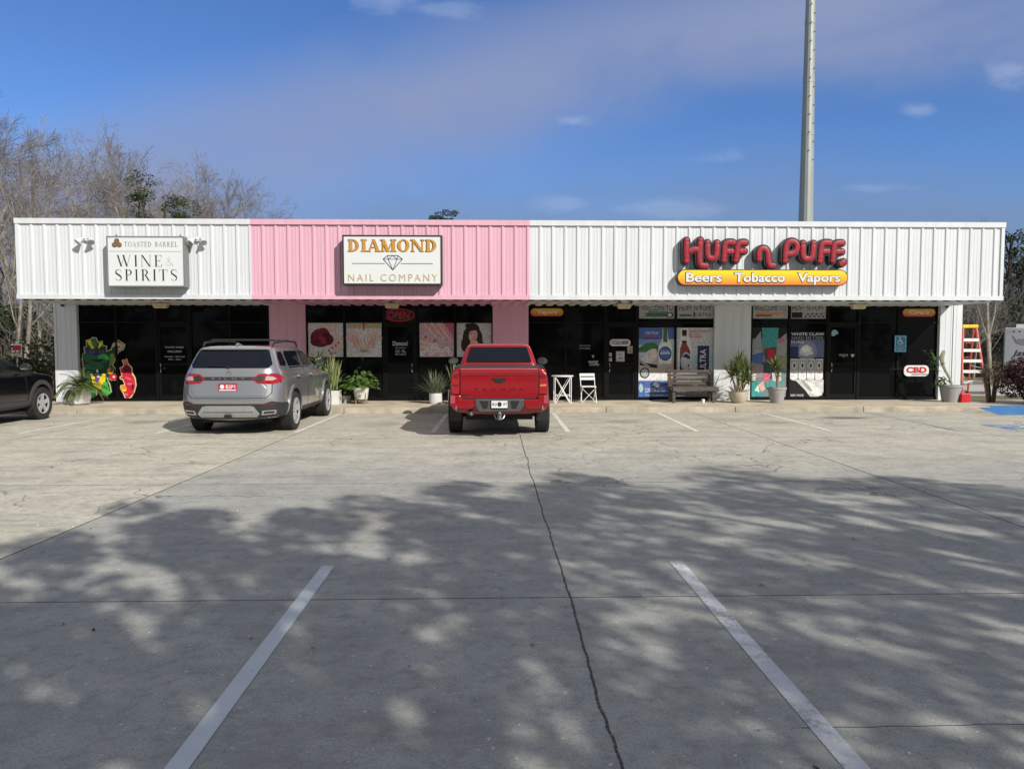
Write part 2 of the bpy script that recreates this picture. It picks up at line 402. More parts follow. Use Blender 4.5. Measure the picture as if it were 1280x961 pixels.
# kerb and pavement
sx0, sx1 = -13.4, ax(1238, YK, 510)
w_ = MB()
jx = [sx0 + k * (sx1 - sx0) / 9 for k in range(10)]
for a, b_ in zip(jx, jx[1:]): w_.box(a + .006, b_ - .006, YK + .152, YW + .2, -.01, SW)
tag(w_.build('sidewalk', M_walk), kind='structure')
k_ = MB()
kx = [sx0 + k * (sx1 - sx0) / 8 for k in range(9)]
for a, b_ in zip(kx, kx[1:]): k_.box(a + .005, b_ - .005, YK, YK + .15, -.01, SW - .003)
tag(bevelled(k_.build('kerb', M_kerb), .018), kind='structure')
w2 = MB().box(sx1, 19., YK + .2, YW + 1.2, -.01, .05); tag(w2.build('path', M_walk), kind='structure')

def worn_paint(name, c, wear=.5, under=(.36, .35, .33)):
    m = bpy.data.materials.new(name); m.use_nodes = True; t = NT(m.node_tree); b = t.n['Principled BSDF']
    pos = t.new('ShaderNodeTexCoord').outputs['Object']
    n = t.m('ADD', t.m('MULTIPLY', t.noise(pos, 3.2, 6, .7), .5), t.m('MULTIPLY', t.noise(pos, 34, 6, .8), .5))
    k = t.smooth(n, wear - .06, wear + .02)
    t.put(b.inputs['Base Color'], t.mix(k, t.mix(t.noise(pos, 5, 3), tuple(x * .8 for x in c), c), under)); b.inputs['Roughness'].default_value = .8
    return m
M_paint = worn_paint('worn white paint', (.62, .635, .65), .555); M_paint0 = worn_paint('fresh white paint', (.60, .64, .66), .63)
M_paint2 = worn_paint('faded white paint', (.74, .73, .69), .56, (.48, .44, .37)); M_bluep = worn_paint('blue paint', (.045, .19, .46), .62)
M_bluef = worn_paint('faded blue paint', (.20, .27, .36), .52, (.45, .42, .36))
def stripe(x0, y0, x1, y1, m, w=.1):
    a, b_ = Vector((x0, y0)), Vector((x1, y1)); d = (b_ - a).normalized(); n = Vector((-d.y, d.x)) * w / 2
    mb = MB(); N = 60; L, Q = [], []
    for i in range(N + 1):
        p = a.lerp(b_, i / N); j = random.uniform(-.0012, .0012) * 6 / 6; L.append((*(p + n * (1 + j * 12)), .004)); Q.append((*(p - n * (1 + j * 9)), .004))
    mb.add(L + Q, [(i, i + N + 1, i + N + 2, i + 1) for i in range(N)])
    return tag(mb.build('parking_line', m), kind='structure')
stripe(-1.27, 5.68, -1.29, .4, M_paint0); stripe(1.45, 5.75, 1.50, .4, M_paint, .105)
for x, dx in ((-8.95, -.1), (-6.35, -.1), (-3.70, -.1), (-1.10, -.05), (1.52, -.04)): stripe(x, 18.2, x + dx, 14.3, M_paint2)
for x, dx in ((4.12, -.1), (6.72, -.05)): stripe(x, 18.2, x + dx, 14.3, M_paint2)
stripe(9.35, 18.2, 9.25, 14.3, M_bluef); stripe(-11.6, 18.2, -11.7, 14.3, M_paint2)
# blue kerb ramp with flared sides
r0 = gnd(1262, 520.5).x
rm = MB().add([(r0, 17.45, .003), (r0 + 2.6, 17.45, .003), (r0 + 2.6, 18.5, SW + .004), (r0, 18.5, SW + .004)], [(0, 1, 2, 3)])
tag(rm.build('kerb_ramp', M_bluep), kind='structure')
rm = MB().add([(r0 - .55, 18.27, .002), (r0 - .004, 17.45, .002), (r0 - .004, 18.5, SW + .003), (r0 - .25, 18.5, SW + .003)], [(0, 1, 2, 3)]); tag(rm.build('kerb_ramp', M_kerb), kind='structure')
# wheelchair square
bx, by = gnd(1238, 533).x, 14.8
sheet('parking_line', bx, bx + 1.5, by - .35, by + .55, .004, worn_paint('worn blue paint', (.06, .20, .42), .52))
wc = MB()
def wc_symbol(cx, cz, s, xf=None):
    """the wheelchair emblem as outlines about 1 high"""
    P = [ell(cx + -.05 * s, cz + .42 * s, .075 * s, .075 * s, 12), capsule(cx - .05 * s, cz + .28 * s, cx - .03 * s, cz - .02 * s, .045 * s), capsule(cx - .03 * s, cz + .12 * s, cx + .16 * s, cz + .12 * s, .03 * s),
         capsule(cx - .03 * s, cz - .02 * s, cx + .18 * s, cz - .02 * s, .045 * s), capsule(cx + .18 * s, cz - .02 * s, cx + .27 * s, cz - .28 * s, .045 * s), capsule(cx + .27 * s, cz - .28 * s, cx + .36 * s, cz - .25 * s, .035 * s)]
    arc = [(cx - .02 * s + .25 * s * math.cos(R(a)), cz - .14 * s + .25 * s * math.sin(R(a))) for a in range(115, 345, 23)]
    P += [capsule(*a, *b_, .035 * s, n=3) for a, b_ in zip(arc, arc[1:])]
    return P
for i, p in enumerate(wc_symbol(bx + .75, 0, .95)):
    wc.add([(x, by + .1 + z * .85, .0075 + i * .0003) for x, z in p], [list(range(len(p)))])
tag(wc.build('accessible_parking_symbol', M_paint), kind='structure')

# ================================================================== shop building
M_white = mat('white painted steel', (.62, .645, .67), .42, var=.06, nscale=1.6, stretch=(4, 1, .25))
M_pink = mat('pink painted steel', (.665, .38, .475), .45, var=.06, nscale=1.6, stretch=(4, 1, .25))
M_bronze = mat('dark bronze frame', (.005, .0048, .0045), .5, var=.2, spec=.15)
M_header = mat('dark header board', (.012, .012, .013), .6)
M_glass = mat('tinted glass', (.004, .0045, .005), .04, var=.1, spec=.1)
M_roof = mat('roof sheet', (.5, .5, .5), .6)
M_steel = mat('brushed steel', (.55, .55, .56), .3, metal=1, var=.05)
xl, xr = ax(22, YF, 320), ax(1253, YF, 320); xp0, xp1 = ax(314, YF, 320), ax(662.5, YF, 320)
zt, zb = az(276.3, YF), az(371.5, YF)
shop = thing('shop_building', 'long single-storey shop building with ribbed white and pink metal fascia over dark glass shopfronts', 'building', (0, YW, 0))
O = (0, YW, 0)
PITCHR = .3085
def ribbed(x0, x1, z0, z1, y, ph=0., deep=.026):
    """ribbed steel cladding facing -y"""
    prof = []; k0 = math.floor((x0 - ph) / PITCHR) - 1; x = ph + k0 * PITCHR
    pts = []
    while x < x1 + PITCHR:
        pts += [(x - .047, 0), (x - .021, -deep), (x + .021, -deep), (x + .047, 0)]
        for q in (.095, .175): pts += [(x + q, 0), (x + q + .008, -.003), (x + q + .03, -.003), (x + q + .038, 0)]
        x += PITCHR
    def yy(xv):
        for (a, ya), (b_, yb) in zip(pts, pts[1:]):
            if a <= xv <= b_: return ya + (yb - ya) * ((xv - a) / (b_ - a) if b_ > a else 0)
        return 0
    pts2 = [(x0, yy(x0))] + [p for p in pts if x0 + 1e-4 < p[0] < x1 - 1e-4] + [(x1, yy(x1))]
    n = len(pts2); mb = MB()
    mb.add([(px_, y + d, z0) for px_, d in pts2] + [(px_, y + d, z1) for px_, d in pts2], [(i, i + 1, i + 1 + n, i + n) for i in range(n - 1)])
    return mb
ph = ax(314, YF, 320) - .02
for nm, x0, x1, m, lab in (('fascia_panel', xl, xp0, M_white, 'white ribbed fascia above the wine shop'), ('fascia_panel', xp0, xp1, M_pink, 'pink ribbed fascia above the nail salon'), ('fascia_panel', xp1, xr, M_white, 'white ribbed fascia above the tobacco shop')):
    f = ribbed(x0, x1, zb, zt - .02, YF, ph)
    if x0 == xl: f.box(x0 - .02, x0 + .06, YF - .036, YF + .01, zb, zt); f.box(x0 - .018, x0 + .002, YF + .012, YW + .6, zb - .06, zt)
    if x1 == xr: f.box(x1 - .06, x1 + .02, YF - .036, YF + .01, zb, zt); f.box(x1 - .002, x1 + .018, YF + .012, YW + .6, zb - .06, zt)
    o = f.build(nm, m, shop, off=O, fix=False); o['label'] = lab
    a, b_ = (x0 - (.035 if x0 == xl else 0), x1 + (.035 if x1 == xr else 0))
    c = MB(); c.box(a, b_, YF - .05, YF + .3, zt - .115, zt + .012); o = c.build('cap_trim', m, shop, off=O)
    c = MB(); c.box(a, b_, YF - .045, YF + .045, zb - .062, zb + .045); o = c.build('drip_trim', m, shop, off=O)
    # corrugated soffit, ribs running to the wall
    s_ = MB(); N = int((x1 - x0) / .03); pts = []
    for i in range(N + 1):
        x = x0 + (x1 - x0) * i / N; u = ((x - ph) / PITCHR) % 1
        pts.append((x, zb - .045 - (.045 if u < .55 else .0)))
    n = len(pts); s_.add([(x, YF + .05, z) for x, z in pts] + [(x, YW + .12, z - .015) for x, z in pts], [(i, i + 1, i + 1 + n, i + n) for i in range(n - 1)])
    s_.build('soffit', m, shop, off=O, fix=False)
rf = MB(); rf.box(xl + .01, xr - .01, YF + .06, YW + 16, zb - .02, zt - .12); rf.build('roof', M_roof, shop, off=O)
colx = [(68, 96.5), (337, 382), (616, 660.5), (893, 938.5), (1174.5, 1202)]
CX = [(ax(a, YW), ax(b_, YW)) for a, b_ in colx]
zs = zb - .05
for i, (a, b_) in enumerate(CX):
    m = M_pink if i in (1, 2) else M_white
    c = MB(); c.box(a, b_, YW, YW + .3, SW, zs)
    for k in range(1, 4):
        x = a + (b_ - a) * k / 4; c.box(x - .006, x + .006, YW - .005, YW + .002, SW + .01, zs - .01)
    if i in (0, 4):
        e = b_ - .26 if i == 4 else a + .06
        c.box(e, e + .012, YW - .02, YW + .01, SW + .01, zs)
    o = c.build('column', m, shop, off=O); o['label'] = ('pink' if i in (1, 2) else 'white') + ' metal clad column between the shopfronts'
c = MB(); c.box(CX[0][0] + .002, CX[-1][1] - .002, YW + .32, YW + 15.5, -.02, zs); c.build('wall', M_roof, shop, off=O)
GY = YW + .12
bays = [[96.5, 146, 196, 239, 288, 337], [382, 431, 480, 521, 569, 616], [660.5, 707, 756, 796, 844, 893], [938.5, 986, 1033, 1073, 1122, 1174.5]]
zr = az(403, GY)
for bi, bay in enumerate(bays):
    xs = [ax(p, GY) for p in bay]
    for i, (x0, x1) in enumerate(zip(xs, xs[1:])):
        x0 += .003; x1 -= .003; fw = .028
        if i == 2:
            dz = zr - .05
            fr = MB(); fr.box(x0, x0 + .045, GY - .05, GY + .06, SW, zs); fr.box(x1 - .045, x1, GY - .05, GY + .06, SW, zs); fr.box(x0 + .046, x1 - .046, GY - .05, GY + .06, dz + .003, dz + .06)
            fo = fr.build('door_frame', M_bronze, shop, off=O)
            g = MB(); g.box(x0 + .047, x1 - .047, GY, GY + .02, dz + .062, zs); g.build('glass_pane', M_glass, fo, off=O)
            d0, d1 = x0 + .05, x1 - .05
            d = MB()
            for bx_ in ((d0, d0 + .06, SW + .01, dz), (d1 - .06, d1, SW + .01, dz)): d.box(bx_[0], bx_[1], GY - .03, GY + .03, bx_[2], bx_[3])
            d.box(d0 + .061, d1 - .061, GY - .03, GY + .03, SW + .01, SW + .17); d.box(d0 + .061, d1 - .061, GY - .03, GY + .03, dz - .08, dz); d.box(d0 + .061, d1 - .061, GY - .035, GY + .02, 1.13, 1.18)
            do = d.build('door', M_bronze, shop, off=O)
            g = MB(); g.box(d0 + .061, d1 - .061, GY, GY + .012, SW + .171, 1.129); g.box(d0 + .061, d1 - .061, GY, GY + .012, 1.181, dz - .081); g.build('glass_pane', M_glass, do, off=O)
            hx = d0 + .05 if bi != 1 else d1 - .05; s_ = 1 if bi != 1 else -1
            h = MB().tube([(hx, GY - .03, 1.18), (hx + .02 * s_, GY - .085, 1.16), (hx + .035 * s_, GY - .09, 1.05), (hx + .02 * s_, GY - .085, .94), (hx, GY - .03, .92)], .013, 8)
            h.build('door_handle', M_steel, do, off=O, smooth=True)
        else:
            fr = MB(); fr.box(x0, x0 + fw, GY - .04, GY + .05, SW, zs); fr.box(x1 - fw, x1, GY - .04, GY + .05, SW, zs)
            fr.box(x0 + fw, x1 - fw, GY - .04, GY + .05, SW, SW + .09); fr.box(x0 + fw, x1 - fw, GY - .035, GY + .05, zr - .02, zr + .02)
            g = MB(); mid = bi == 3 and i >= 3
            if mid:
                fr.box(x0 + fw, x1 - fw, GY - .035, GY + .05, .98, 1.03); zz = [(SW + .09, .98), (1.03, zr - .02), (zr + .02, zs)]
            else: zz = [(SW + .09, zr - .02), (zr + .02, zs)]
            fo = fr.build('window_frame', M_bronze, shop, off=O)
            for a, b_ in zz: g.box(x0 + fw, x1 - fw, GY, GY + .012, a, b_)
            g.build('glass_pane', M_glass, fo, off=O)

# lamps under the canopy
M_lens = mat('yellowed lamp lens', (.52, .46, .30), .5, var=.15, nscale=8)
M_lampb = mat('bronze lamp body', (.10, .085, .07), .5)
for i, (px, lab) in enumerate(((201, 'yellowed wedge lamp under the white canopy above the wine shop door'), (490, 'yellowed wedge lamp under the pink canopy above the red open sign'), (780, 'yellowed wedge lamp under the canopy above the oval door sign'), (1073, 'yellowed wedge lamp under the canopy above the door with pale blue sticker'))):
    y = YF + 1.0; x = ax(px, y, 380); z0 = zs - .03
    l = thing('canopy_lamp', lab, 'lamp', (x, y, z0), group='wedge lamps under the canopy')
    MB().box(-.2, .2, -.13, .13, -.02, .0).build('base_plate', M_lampb, l)
    q = MB().add([(-.2, -.12, -.02), (.2, -.12, -.02), (.2, .12, -.02), (-.2, .12, -.02), (-.155, -.08, -.155), (.155, -.08, -.155), (.155, .08, -.155), (-.155, .08, -.155)],
                 [(0, 3, 2, 1), (4, 5, 6, 7), (0, 1, 5, 4), (1, 2, 6, 5), (2, 3, 7, 6), (3, 0, 4, 7)])
    bevelled(q.build('lens', M_lens, l), .02)
M_black = mat('black plastic', (.012, .012, .013), .45)
for px, lab in ((78, 'small black camera dome under the canopy at the wine shop end'), (1184, 'small black camera dome under the canopy at the ladder end')):
    o = MB().lathe([(.0, -.05), (.03, -.042), (.045, -.02), (.05, 0), (.05, .05), (0, .05)], 14).build('camera_dome', M_black, smooth=True)
    y = YW - .07; o.location = (ax(px, y, 382), y, az(382, y)); tag(o, lab, 'camera', 'camera domes on the end columns')
# ================================================================== signs on the fascia
M_ink = mat('black sign lettering', (.02, .02, .022), .5); M_grey = mat('grey sign lettering', (.23, .24, .25), .5); M_pale = mat('pale grey lettering', (.45, .46, .47), .5)
M_face = mat('white sign face', (.66, .685, .69), .35, var=.02, nscale=3); M_gold = mat('gold lettering', (.50, .25, .045), .4, var=.12); M_goldd = mat('dull gold lettering', (.48, .38, .2), .45)
M_sblk = mat('black sign case', (.025, .025, .028), .4); M_sgry = mat('grey sign case', (.19, .195, .2), .45)
def sign_box(name, label, x0p, x1p, y0p, y1p, yfront, depth, mcase, fr=.05):
    xa, xb = ax(x0p, yfront, (y0p + y1p) / 2), ax(x1p, yfront, (y0p + y1p) / 2); za, zb_ = az(y1p, yfront), az(y0p, yfront)
    t = thing(name, label, 'sign', ((xa + xb) / 2, yfront, za)); off = t.location
    c = MB(); c.box(xa, xb, yfront + .02, yfront + depth, za, zb_)
    for b_ in ((xa, xa + fr, za, zb_), (xb - fr, xb, za, zb_), (xa + fr, xb - fr, za, za + fr), (xa + fr, xb - fr, zb_ - fr, zb_)): c.box(b_[0], b_[1], yfront, yfront + .019, b_[2], b_[3])
    c.build('case', mcase, t, off=off)
    f = MB(); f.box(xa + fr + .001, xb - fr - .001, yfront + .008, yfront + .0195, za + fr + .001, zb_ - fr - .001); f.build('face', M_face, t, off=off)
    return t, off, xa, xb, za, zb_, yfront + .008
# wine shop
YS = YF - .036 - .28
t, off, xa, xb, za, zb_, yy = sign_box('wine_shop_sign', 'white framed sign reading wine and spirits in black serif letters on white fascia', 133.5, 230.5, 297, 359.5, YS, .28, M_sgry, .03)
def sx(p): return ax(p, yy, 330)
def sz(p): return az(p, yy)
l = MB(); put_serif(l, 'WINE', sx(146), sx(203), sz(334.5), sz(320.5), yy, .125, .022, .05, .2); put_serif(l, 'SPIRITS', sx(142.5), sx(222), sz(352), sz(338), yy, .125, .022, .05, .17)
l.build('lettering', M_ink, t, off=off)
l = MB(); put_serif(l, '&', sx(206.5), sx(217.5), sz(333.5), sz(322.5), yy, .09, .03); l.build('ampersand', M_pale, t, off=off)
l = MB(); put_serif(l, 'TOASTED BARREL', sx(156), sx(222.5), sz(310), sz(304), yy, .15, .04, .06, .2); l.build('lettering', M_grey, t, off=off)
l = MB(); l.box(sx(136), sx(227), yy - .003, yy, sz(316.1), sz(315.6)); l.build('divider', M_grey, t, off=off)
M_barrel = mat('barrel brown', (.22, .14, .06), .6); l = MB(); l2 = MB()
for bx_, bz in ((143.8, 308), (149.6, 308), (146.7, 303.2)):
    l.prism(ell(sx(bx_), sz(bz), .056, .056, 14), yy - .006, yy); l2.prism(ell(sx(bx_), sz(bz), .064, .064, 14), yy - .003, yy + .001)
    for q in (-.02, .02): l2.box(sx(bx_) + q - .004, sx(bx_) + q + .004, yy - .0075, yy - .006, sz(bz) - .045, sz(bz) + .045)
l2.build('barrel_outline', M_ink, t, off=off); l.build('barrel_emblem', M_barrel, t, off=off)
for p in (143, 223.5): MB().lathe([(.03, 0), (.03, .03), (.012, .035), (.012, .07), (0, .07)], 8, (sx(p), YS + .14, zb_)).build('lifting_lug', M_sgry, t, off=off)
# nail salon
YS = YF - .036 - .30
t, off, xa, xb, za, zb_, yy = sign_box('nail_salon_sign', 'black framed white sign with gold lettering and diamond outline on pink fascia', 428, 552.5, 294.5, 356.5, YS, .30, M_sblk, .035)
l = MB(); put_serif(l, 'DIAMOND', sx(435.5), sx(547), sz(315.2), sz(299.8), yy - .004, .25, .085, .08, .1, .01); l.build('lettering', M_gold, t, off=off)
l = MB(); put_serif(l, 'DIAMOND', sx(435.1), sx(546.6), sz(315.6), sz(300.2), yy, .28, .11, .09, .07, .003); l.build('letter_shadow', M_ink, t, off=off)
l = MB(); put_text(l, 'NAIL COMPANY', sx(435), sx(547), sz(352), sz(343), yy - .004, .0, .003, space=1.35); l.build('lettering', M_goldd, t, off=off)
l = MB(); put_text(l, 'NAIL COMPANY', sx(434.7), sx(546.7), sz(352.4), sz(343.3), yy - .0015, 0, 0, space=1.35); l.build('letter_shadow', M_grey, t, off=off)
l = MB(); w = .009
dm = {k: (sx(a), sz(b_)) for k, (a, b_) in dict(a=(479, 324.5), b=(484.5, 320), c=(497.5, 320), d=(503, 324.5), e=(491, 338), f=(485.5, 324.5), g=(496.5, 324.5), h=(491, 320)).items()}
for k, (p, q) in enumerate(('ab', 'bc', 'cd', 'de', 'ea', 'ad', 'bf', 'fh', 'hg', 'gc', 'fe', 'ge')):
    l.prism(capsule(*dm[p], *dm[q], w if k < 5 else w * .7, n=3), yy - .003 - k * .0004, yy)
l.box(sx(440), sx(481), yy - .0025, yy, sz(330.4), sz(329.6)); l.box(sx(501), sx(541), yy - .0025, yy, sz(330.4), sz(329.6))
l.build('diamond_emblem', mat('navy line', (.03, .04, .10), .5), t, off=off)
# tobacco shop: round tube letters over a yellow bar
M_red = mat('red letter face', (.27, .003, .018), .5, var=.1, nscale=3)
def bar_mat(name, c1, c2, z0, z1):
    m = bpy.data.materials.new(name); m.use_nodes = True; t_ = NT(m.node_tree); b = t_.n['Principled BSDF']
    s_ = t_.new('ShaderNodeSeparateXYZ'); t_.put(s_.inputs[0], t_.new('ShaderNodeTexCoord').outputs['Object'])
    k = t_.m('DIVIDE', t_.m('SUBTRACT', s_.outputs[2], z0), z1 - z0)
    t_.put(b.inputs['Base Color'], t_.ramp(t_.m('ADD', k, t_.m('MULTIPLY', t_.m('SUBTRACT', t_.noise(t_.new('ShaderNodeTexCoord').outputs['Object'], 4), .5), .06)), [(0.05, c1), (.75, c2)])); b.inputs['Roughness'].default_value = .35
    return m
YL = YF - .036 - .20
lx0, lx1 = ax(846.5, YL, 346), ax(1060, YL, 346); lz0, lz1 = az(356.5, YL), az(336, YL)
t = thing('tobacco_shop_sign', 'red rounded channel letters above yellow pill bar reading beers tobacco vapors', 'sign', ((lx0 + lx1) / 2, YL, lz0)); off = t.location
b_ = MB(); b_.prism(rrect(lx0, lx1, lz0, lz1, .3, 10), YL + .004, YL + .2); b_.build('case', M_sblk, t, off=off)
b_ = MB(); b_.prism(rrect(lx0 + .022, lx1 - .022, lz0 + .022, lz1 - .022, .3, 10), YL - .004, YL + .003)
b_.build('bar_face', bar_mat('yellow bar face', (.72, .20, .03), (.85, .60, .02), 0.02, lz1 - lz0), t, off=off)
for s, p0, p1 in (('Beers', 857.5, 902), ('Tobacco', 918, 981), ('Vapors', 997, 1050)):
    l = MB(); zl = 352.2; zh = 340.3
    a0, a1, c0, c1 = ax(p0, YL, 346), ax(p1, YL, 346), az(zl, YL), az(zh, YL)
    dp = .26 * (c1 - c0) if s == 'Vapors' else 0
    put_text(l, s, a0, a1, c0 - dp, c1, YL - .012, .022, .003); l.build('lettering', M_face, t, off=off)
    l = MB(); put_text(l, s, a0 - .022, a1 + .012, c0 - dp - .025, c1 + .015, YL - .0065, .05, .002); l.build('letter_outline', M_ink, t, off=off)
def arcp(cx, cy, rx, ry, a0, a1, n=9): return [(cx + rx * math.cos(R(a0 + (a1 - a0) * k / n)), cy - ry * math.sin(R(a0 + (a1 - a0) * k / n))) for k in range(n + 1)]
# strokes in photo pixels of a 1280 wide photo, as read from the zoomed picture (x/4.267+800, y/4.267+270)
Z = lambda L: [(x / 4.267 + 800, y / 4.267 + 270) for x, y in L]
letters = [
    [Z([(248, 128), (246, 180), (247, 236)]), Z([(250, 190), (285, 176), (318, 176)]), Z([(322, 126), (317, 180), (318, 240), (328, 262), (352, 264)])],           # H
    [Z([(360, 140), (359, 190), (366, 218), (384, 224), (402, 216), (409, 188), (411, 142)])],                                                              # U
    [Z([(496, 138), (466, 138), (452, 154), (450, 195), (446, 232)]), Z([(452, 186), (488, 186)])],                                                         # F
    [Z([(562, 138), (534, 140), (520, 158), (517, 195), (512, 232)]), Z([(520, 186), (556, 184)])],                                                         # F
    [Z([(634, 224), (634, 192), (646, 172), (668, 172), (682, 192), (684, 228), (692, 258), (712, 262)])],                                                  # n
    [Z([(774, 234), (776, 188), (782, 150), (800, 132), (824, 134), (838, 152), (834, 180), (812, 196), (786, 200)])],                                       # P
    [Z([(870, 142), (868, 192), (876, 220), (896, 226), (916, 216), (922, 188), (926, 142)])],                                                              # U
    [Z([(1012, 138), (982, 138), (968, 154), (964, 195), (960, 234)]), Z([(966, 186), (1002, 184)])],                                                       # F
    [Z([(1078, 138), (1050, 140), (1036, 156), (1032, 196), (1028, 232)]), Z([(1036, 186), (1076, 186)])],                                                  # F
    [Z([(1074, 250), (1086, 240)])]]                                                                                                                       # dot
for L in letters:
    fc = MB(); oc = MB()
    for st in L:
        P = [Vector((ax(x, YL, y), 0, az(y, YL))) for x, y in st]
        Q = [P[0]]
        for i in range(len(P) - 1):
            p0, p1, p2, p3 = P[max(i - 1, 0)], P[i], P[i + 1], P[min(i + 2, len(P) - 1)]
            for k in range(1, 5):
                u = k / 4; Q.append(.5 * ((2 * p1) + (p2 - p0) * u + (2 * p0 - 5 * p1 + 4 * p2 - p3) * u * u + (3 * p1 - p0 - 3 * p2 + p3) * u ** 3))
        rr = .066
        for q in Q: q.y = YL - .02
        fc.tube(Q, [rr * .35] + [rr] * (len(Q) - 2) + [rr * .35], 12)
        for e in (Q[0], Q[-1]): fc.ball(tuple(e), (rr * 1.06, rr * .98, rr * 1.06), 12, 8)
        # dark channel behind
        for a, c in zip(Q, Q[1:]):
            pl = capsule(a.x, a.z, c.x, c.z, .104, n=5); k = random.uniform(0, .006); oc.prism(pl, YL + .008 + k, YL + .2 + k)
    fc.v = [(x, YL - .012 + (y_ - YL + .02) * .22, z) for x, y_, z in fc.v]
    lo = oc.build('channel_letter', M_sblk, t, off=off, fix=False); fo = fc.build('letter_face', M_red, lo, off=off, smooth=True, angle=80)

# twin floodlights on the white fascia
M_flood = mat('pale flood lamp metal', (.62, .62, .61), .4, var=.1)
fl0 = None
for px, lab in ((110, 'twin headed white floodlight on white fascia, nearest its outer end'), (249.5, 'twin headed white floodlight on white fascia between wine shop sign and pink fascia'), (232.5, 'white floodlight half hidden behind the edge of the wine shop sign')):
    y = YF - .036; x = ax(px, y, 304); z = az(300, y)
    if fl0 is None:
        f = fl0 = thing('floodlight', lab, 'lamp', (x, y, z), group='twin floodlights on the fascia')
        MB().box(-.07, .07, -.05, .0, -.06, .06).build('junction_box', M_flood, f)
        for s in (-1, 1):
            h = MB(); h.tube([(s * .03, -.05, -.01), (s * .08, -.09, .0), (s * .1, -.1, -.02)], .018, 8)
            d = Vector((s * .45, -.55, -.75)).normalized(); p = Vector((s * .1, -.1, -.02))
            h.tube([p, p + d * .05, p + d * .12, p + d * .14], [.03, .05, .085, .088], 14)
            ho = h.build('lamp_head', M_flood, f, smooth=True)
            MB().tube([p + d * .141, p + d * .144], [.075, .07], 14).build('lens', mat('floodlight lens', (.35, .35, .33), .2), ho)
    else:
        f = copy_tree(fl0); f.location = (x, y, z); f['label'] = lab

# ================================================================== things on the glass
PY = GY - .004
def poster(name, label, cat, x0p, x1p, y0p, y1p, y=None, thick=.003):
    y = PY if y is None else y
    xa, xb = ax(x0p, y, 430), ax(x1p, y, 430); za, zb_ = az(y1p, y), az(y0p, y)
    return dict(name=name, label=label, cat=cat, xa=xa, xb=xb, za=za, zb=zb_, y=y, thick=thick, L={}, k=0, order=[])
def pl(P, m, poly=None, text=None, rel=True, bold=.0, **kw):
    """one printed shape of a poster; coordinates 0..1 across and up"""
    P['k'] += 1; y = P['y'] - P['thick'] - P['k'] * .00045
    fx = lambda u: P['xa'] + u * (P['xb'] - P['xa']); fz = lambda v: P['za'] + v * (P['zb'] - P['za'])
    if m not in P['L']: P['L'][m] = MB()
    mb = P['L'][m]
    if poly is not None:
        q = [(fx(u), fz(v)) for u, v in poly]
        a = sum(q[i][0] * q[(i + 1) % len(q)][1] - q[(i + 1) % len(q)][0] * q[i][1] for i in range(len(q)))
        if a < 0: q.reverse()
        mb.add([(x, y, z) for x, z in q], [list(range(len(q)))])
    if text is not None:
        s, u0, u1, v0, v1 = text; put_text(mb, s, fx(u0), fx(u1), fz(v0), fz(v1), y, bold, **kw)
def done(P, base, outline=None, group=None, backing='sheet'):
    """base sheet plus printed layers, one mesh: what is printed is surface pattern"""
    mb = MB(); ms = [base]
    if outline is None: mb.box(P['xa'], P['xb'], P['y'] - P['thick'], P['y'], P['za'], P['zb'])
    else:
        fx = lambda u: P['xa'] + u * (P['xb'] - P['xa']); fz = lambda v: P['za'] + v * (P['zb'] - P['za'])
        mb.prism([(fx(u), fz(v)) for u, v in outline], P['y'] - P['thick'], P['y'])
    for m, l in P['L'].items():
        mb.cur = len(ms); ms.append(m); o = len(mb.v); mb.v += l.v
        for f in l.f: mb.f.append([i + o for i in f]); mb.mi.append(mb.cur)
    org = Vector(((P['xa'] + P['xb']) / 2, P['y'], P['za']))
    ob = mb.build(P['name'], ms, off=org, fix=False); ob.location = org
    return tag(ob, P['label'], P['cat'], group)
C = lambda n, c, r=.45: mat('print ' + n, c, r, var=.24, nscale=13, spec=.25)
rc = lambda a, b_, c, d: [(a, c), (b_, c), (b_, d), (a, d)]
c_w, c_k, c_gr, c_pg = C('white', (.68, .68, .67)), C('black', (.012, .012, .014)), C('grey', (.30, .31, .32)), C('pale grey', (.52, .53, .53))
c_sk, c_sk2, c_rs, c_rd, c_pk = C('skin', (.62, .42, .35)), C('light skin', (.72, .56, .49)), C('dark rose', (.13, .008, .02)), C('red', (.5, .02, .04)), C('nail pink', (.55, .12, .2))
c_bl, c_nv, c_gn, c_tn, c_br = C('blue', (.07, .13, .36)), C('navy', (.02, .03, .10)), C('leaf green', (.05, .15, .06)), C('sand', (.45, .40, .33)), C('bottle brown', (.24, .06, .035))
c_tl, c_cy, c_or, c_yl, c_pu = C('teal', (.05, .30, .29)), C('pale cyan', (.35, .52, .55)), C('orange', (.65, .22, .03)), C('yellow', (.75, .58, .03)), C('purple', (.18, .05, .30))
# -- nail salon posters
P = poster('nail_poster', 'square poster of a dark red rose and pale fingers on salon glass', 'poster', 385.5, 429, 403, 446)
for a in (.62, .72, .82, .92): pl(P, c_sk2, capsule(a - .25, .95, a, .3, .035, .03))
pl(P, c_sk2, ell(.55, .85, .3, .12)); 
for (u, v, r, m) in ((.36, .55, .30, c_rs), (.42, .68, .18, c_rs), (.22, .45, .16, c_rs), (.55, .5, .18, c_rs)): pl(P, m, ell(u, v, r, r * .9))
for k in range(5): pl(P, C('rose fold', (.30, .03, .06)), [(.2 + .3 * math.cos(a) * (1 - k * .15) + .16, .55 + .26 * math.sin(a) * (1 - k * .15)) for a in [R(40 + k * 50 + q * 8) for q in range(8)]] + [(.2 + .27 * math.cos(a) * (1 - k * .15) + .16, .55 + .23 * math.sin(a) * (1 - k * .15)) for a in [R(40 + k * 50 + q * 8) for q in range(7, -1, -1)]])
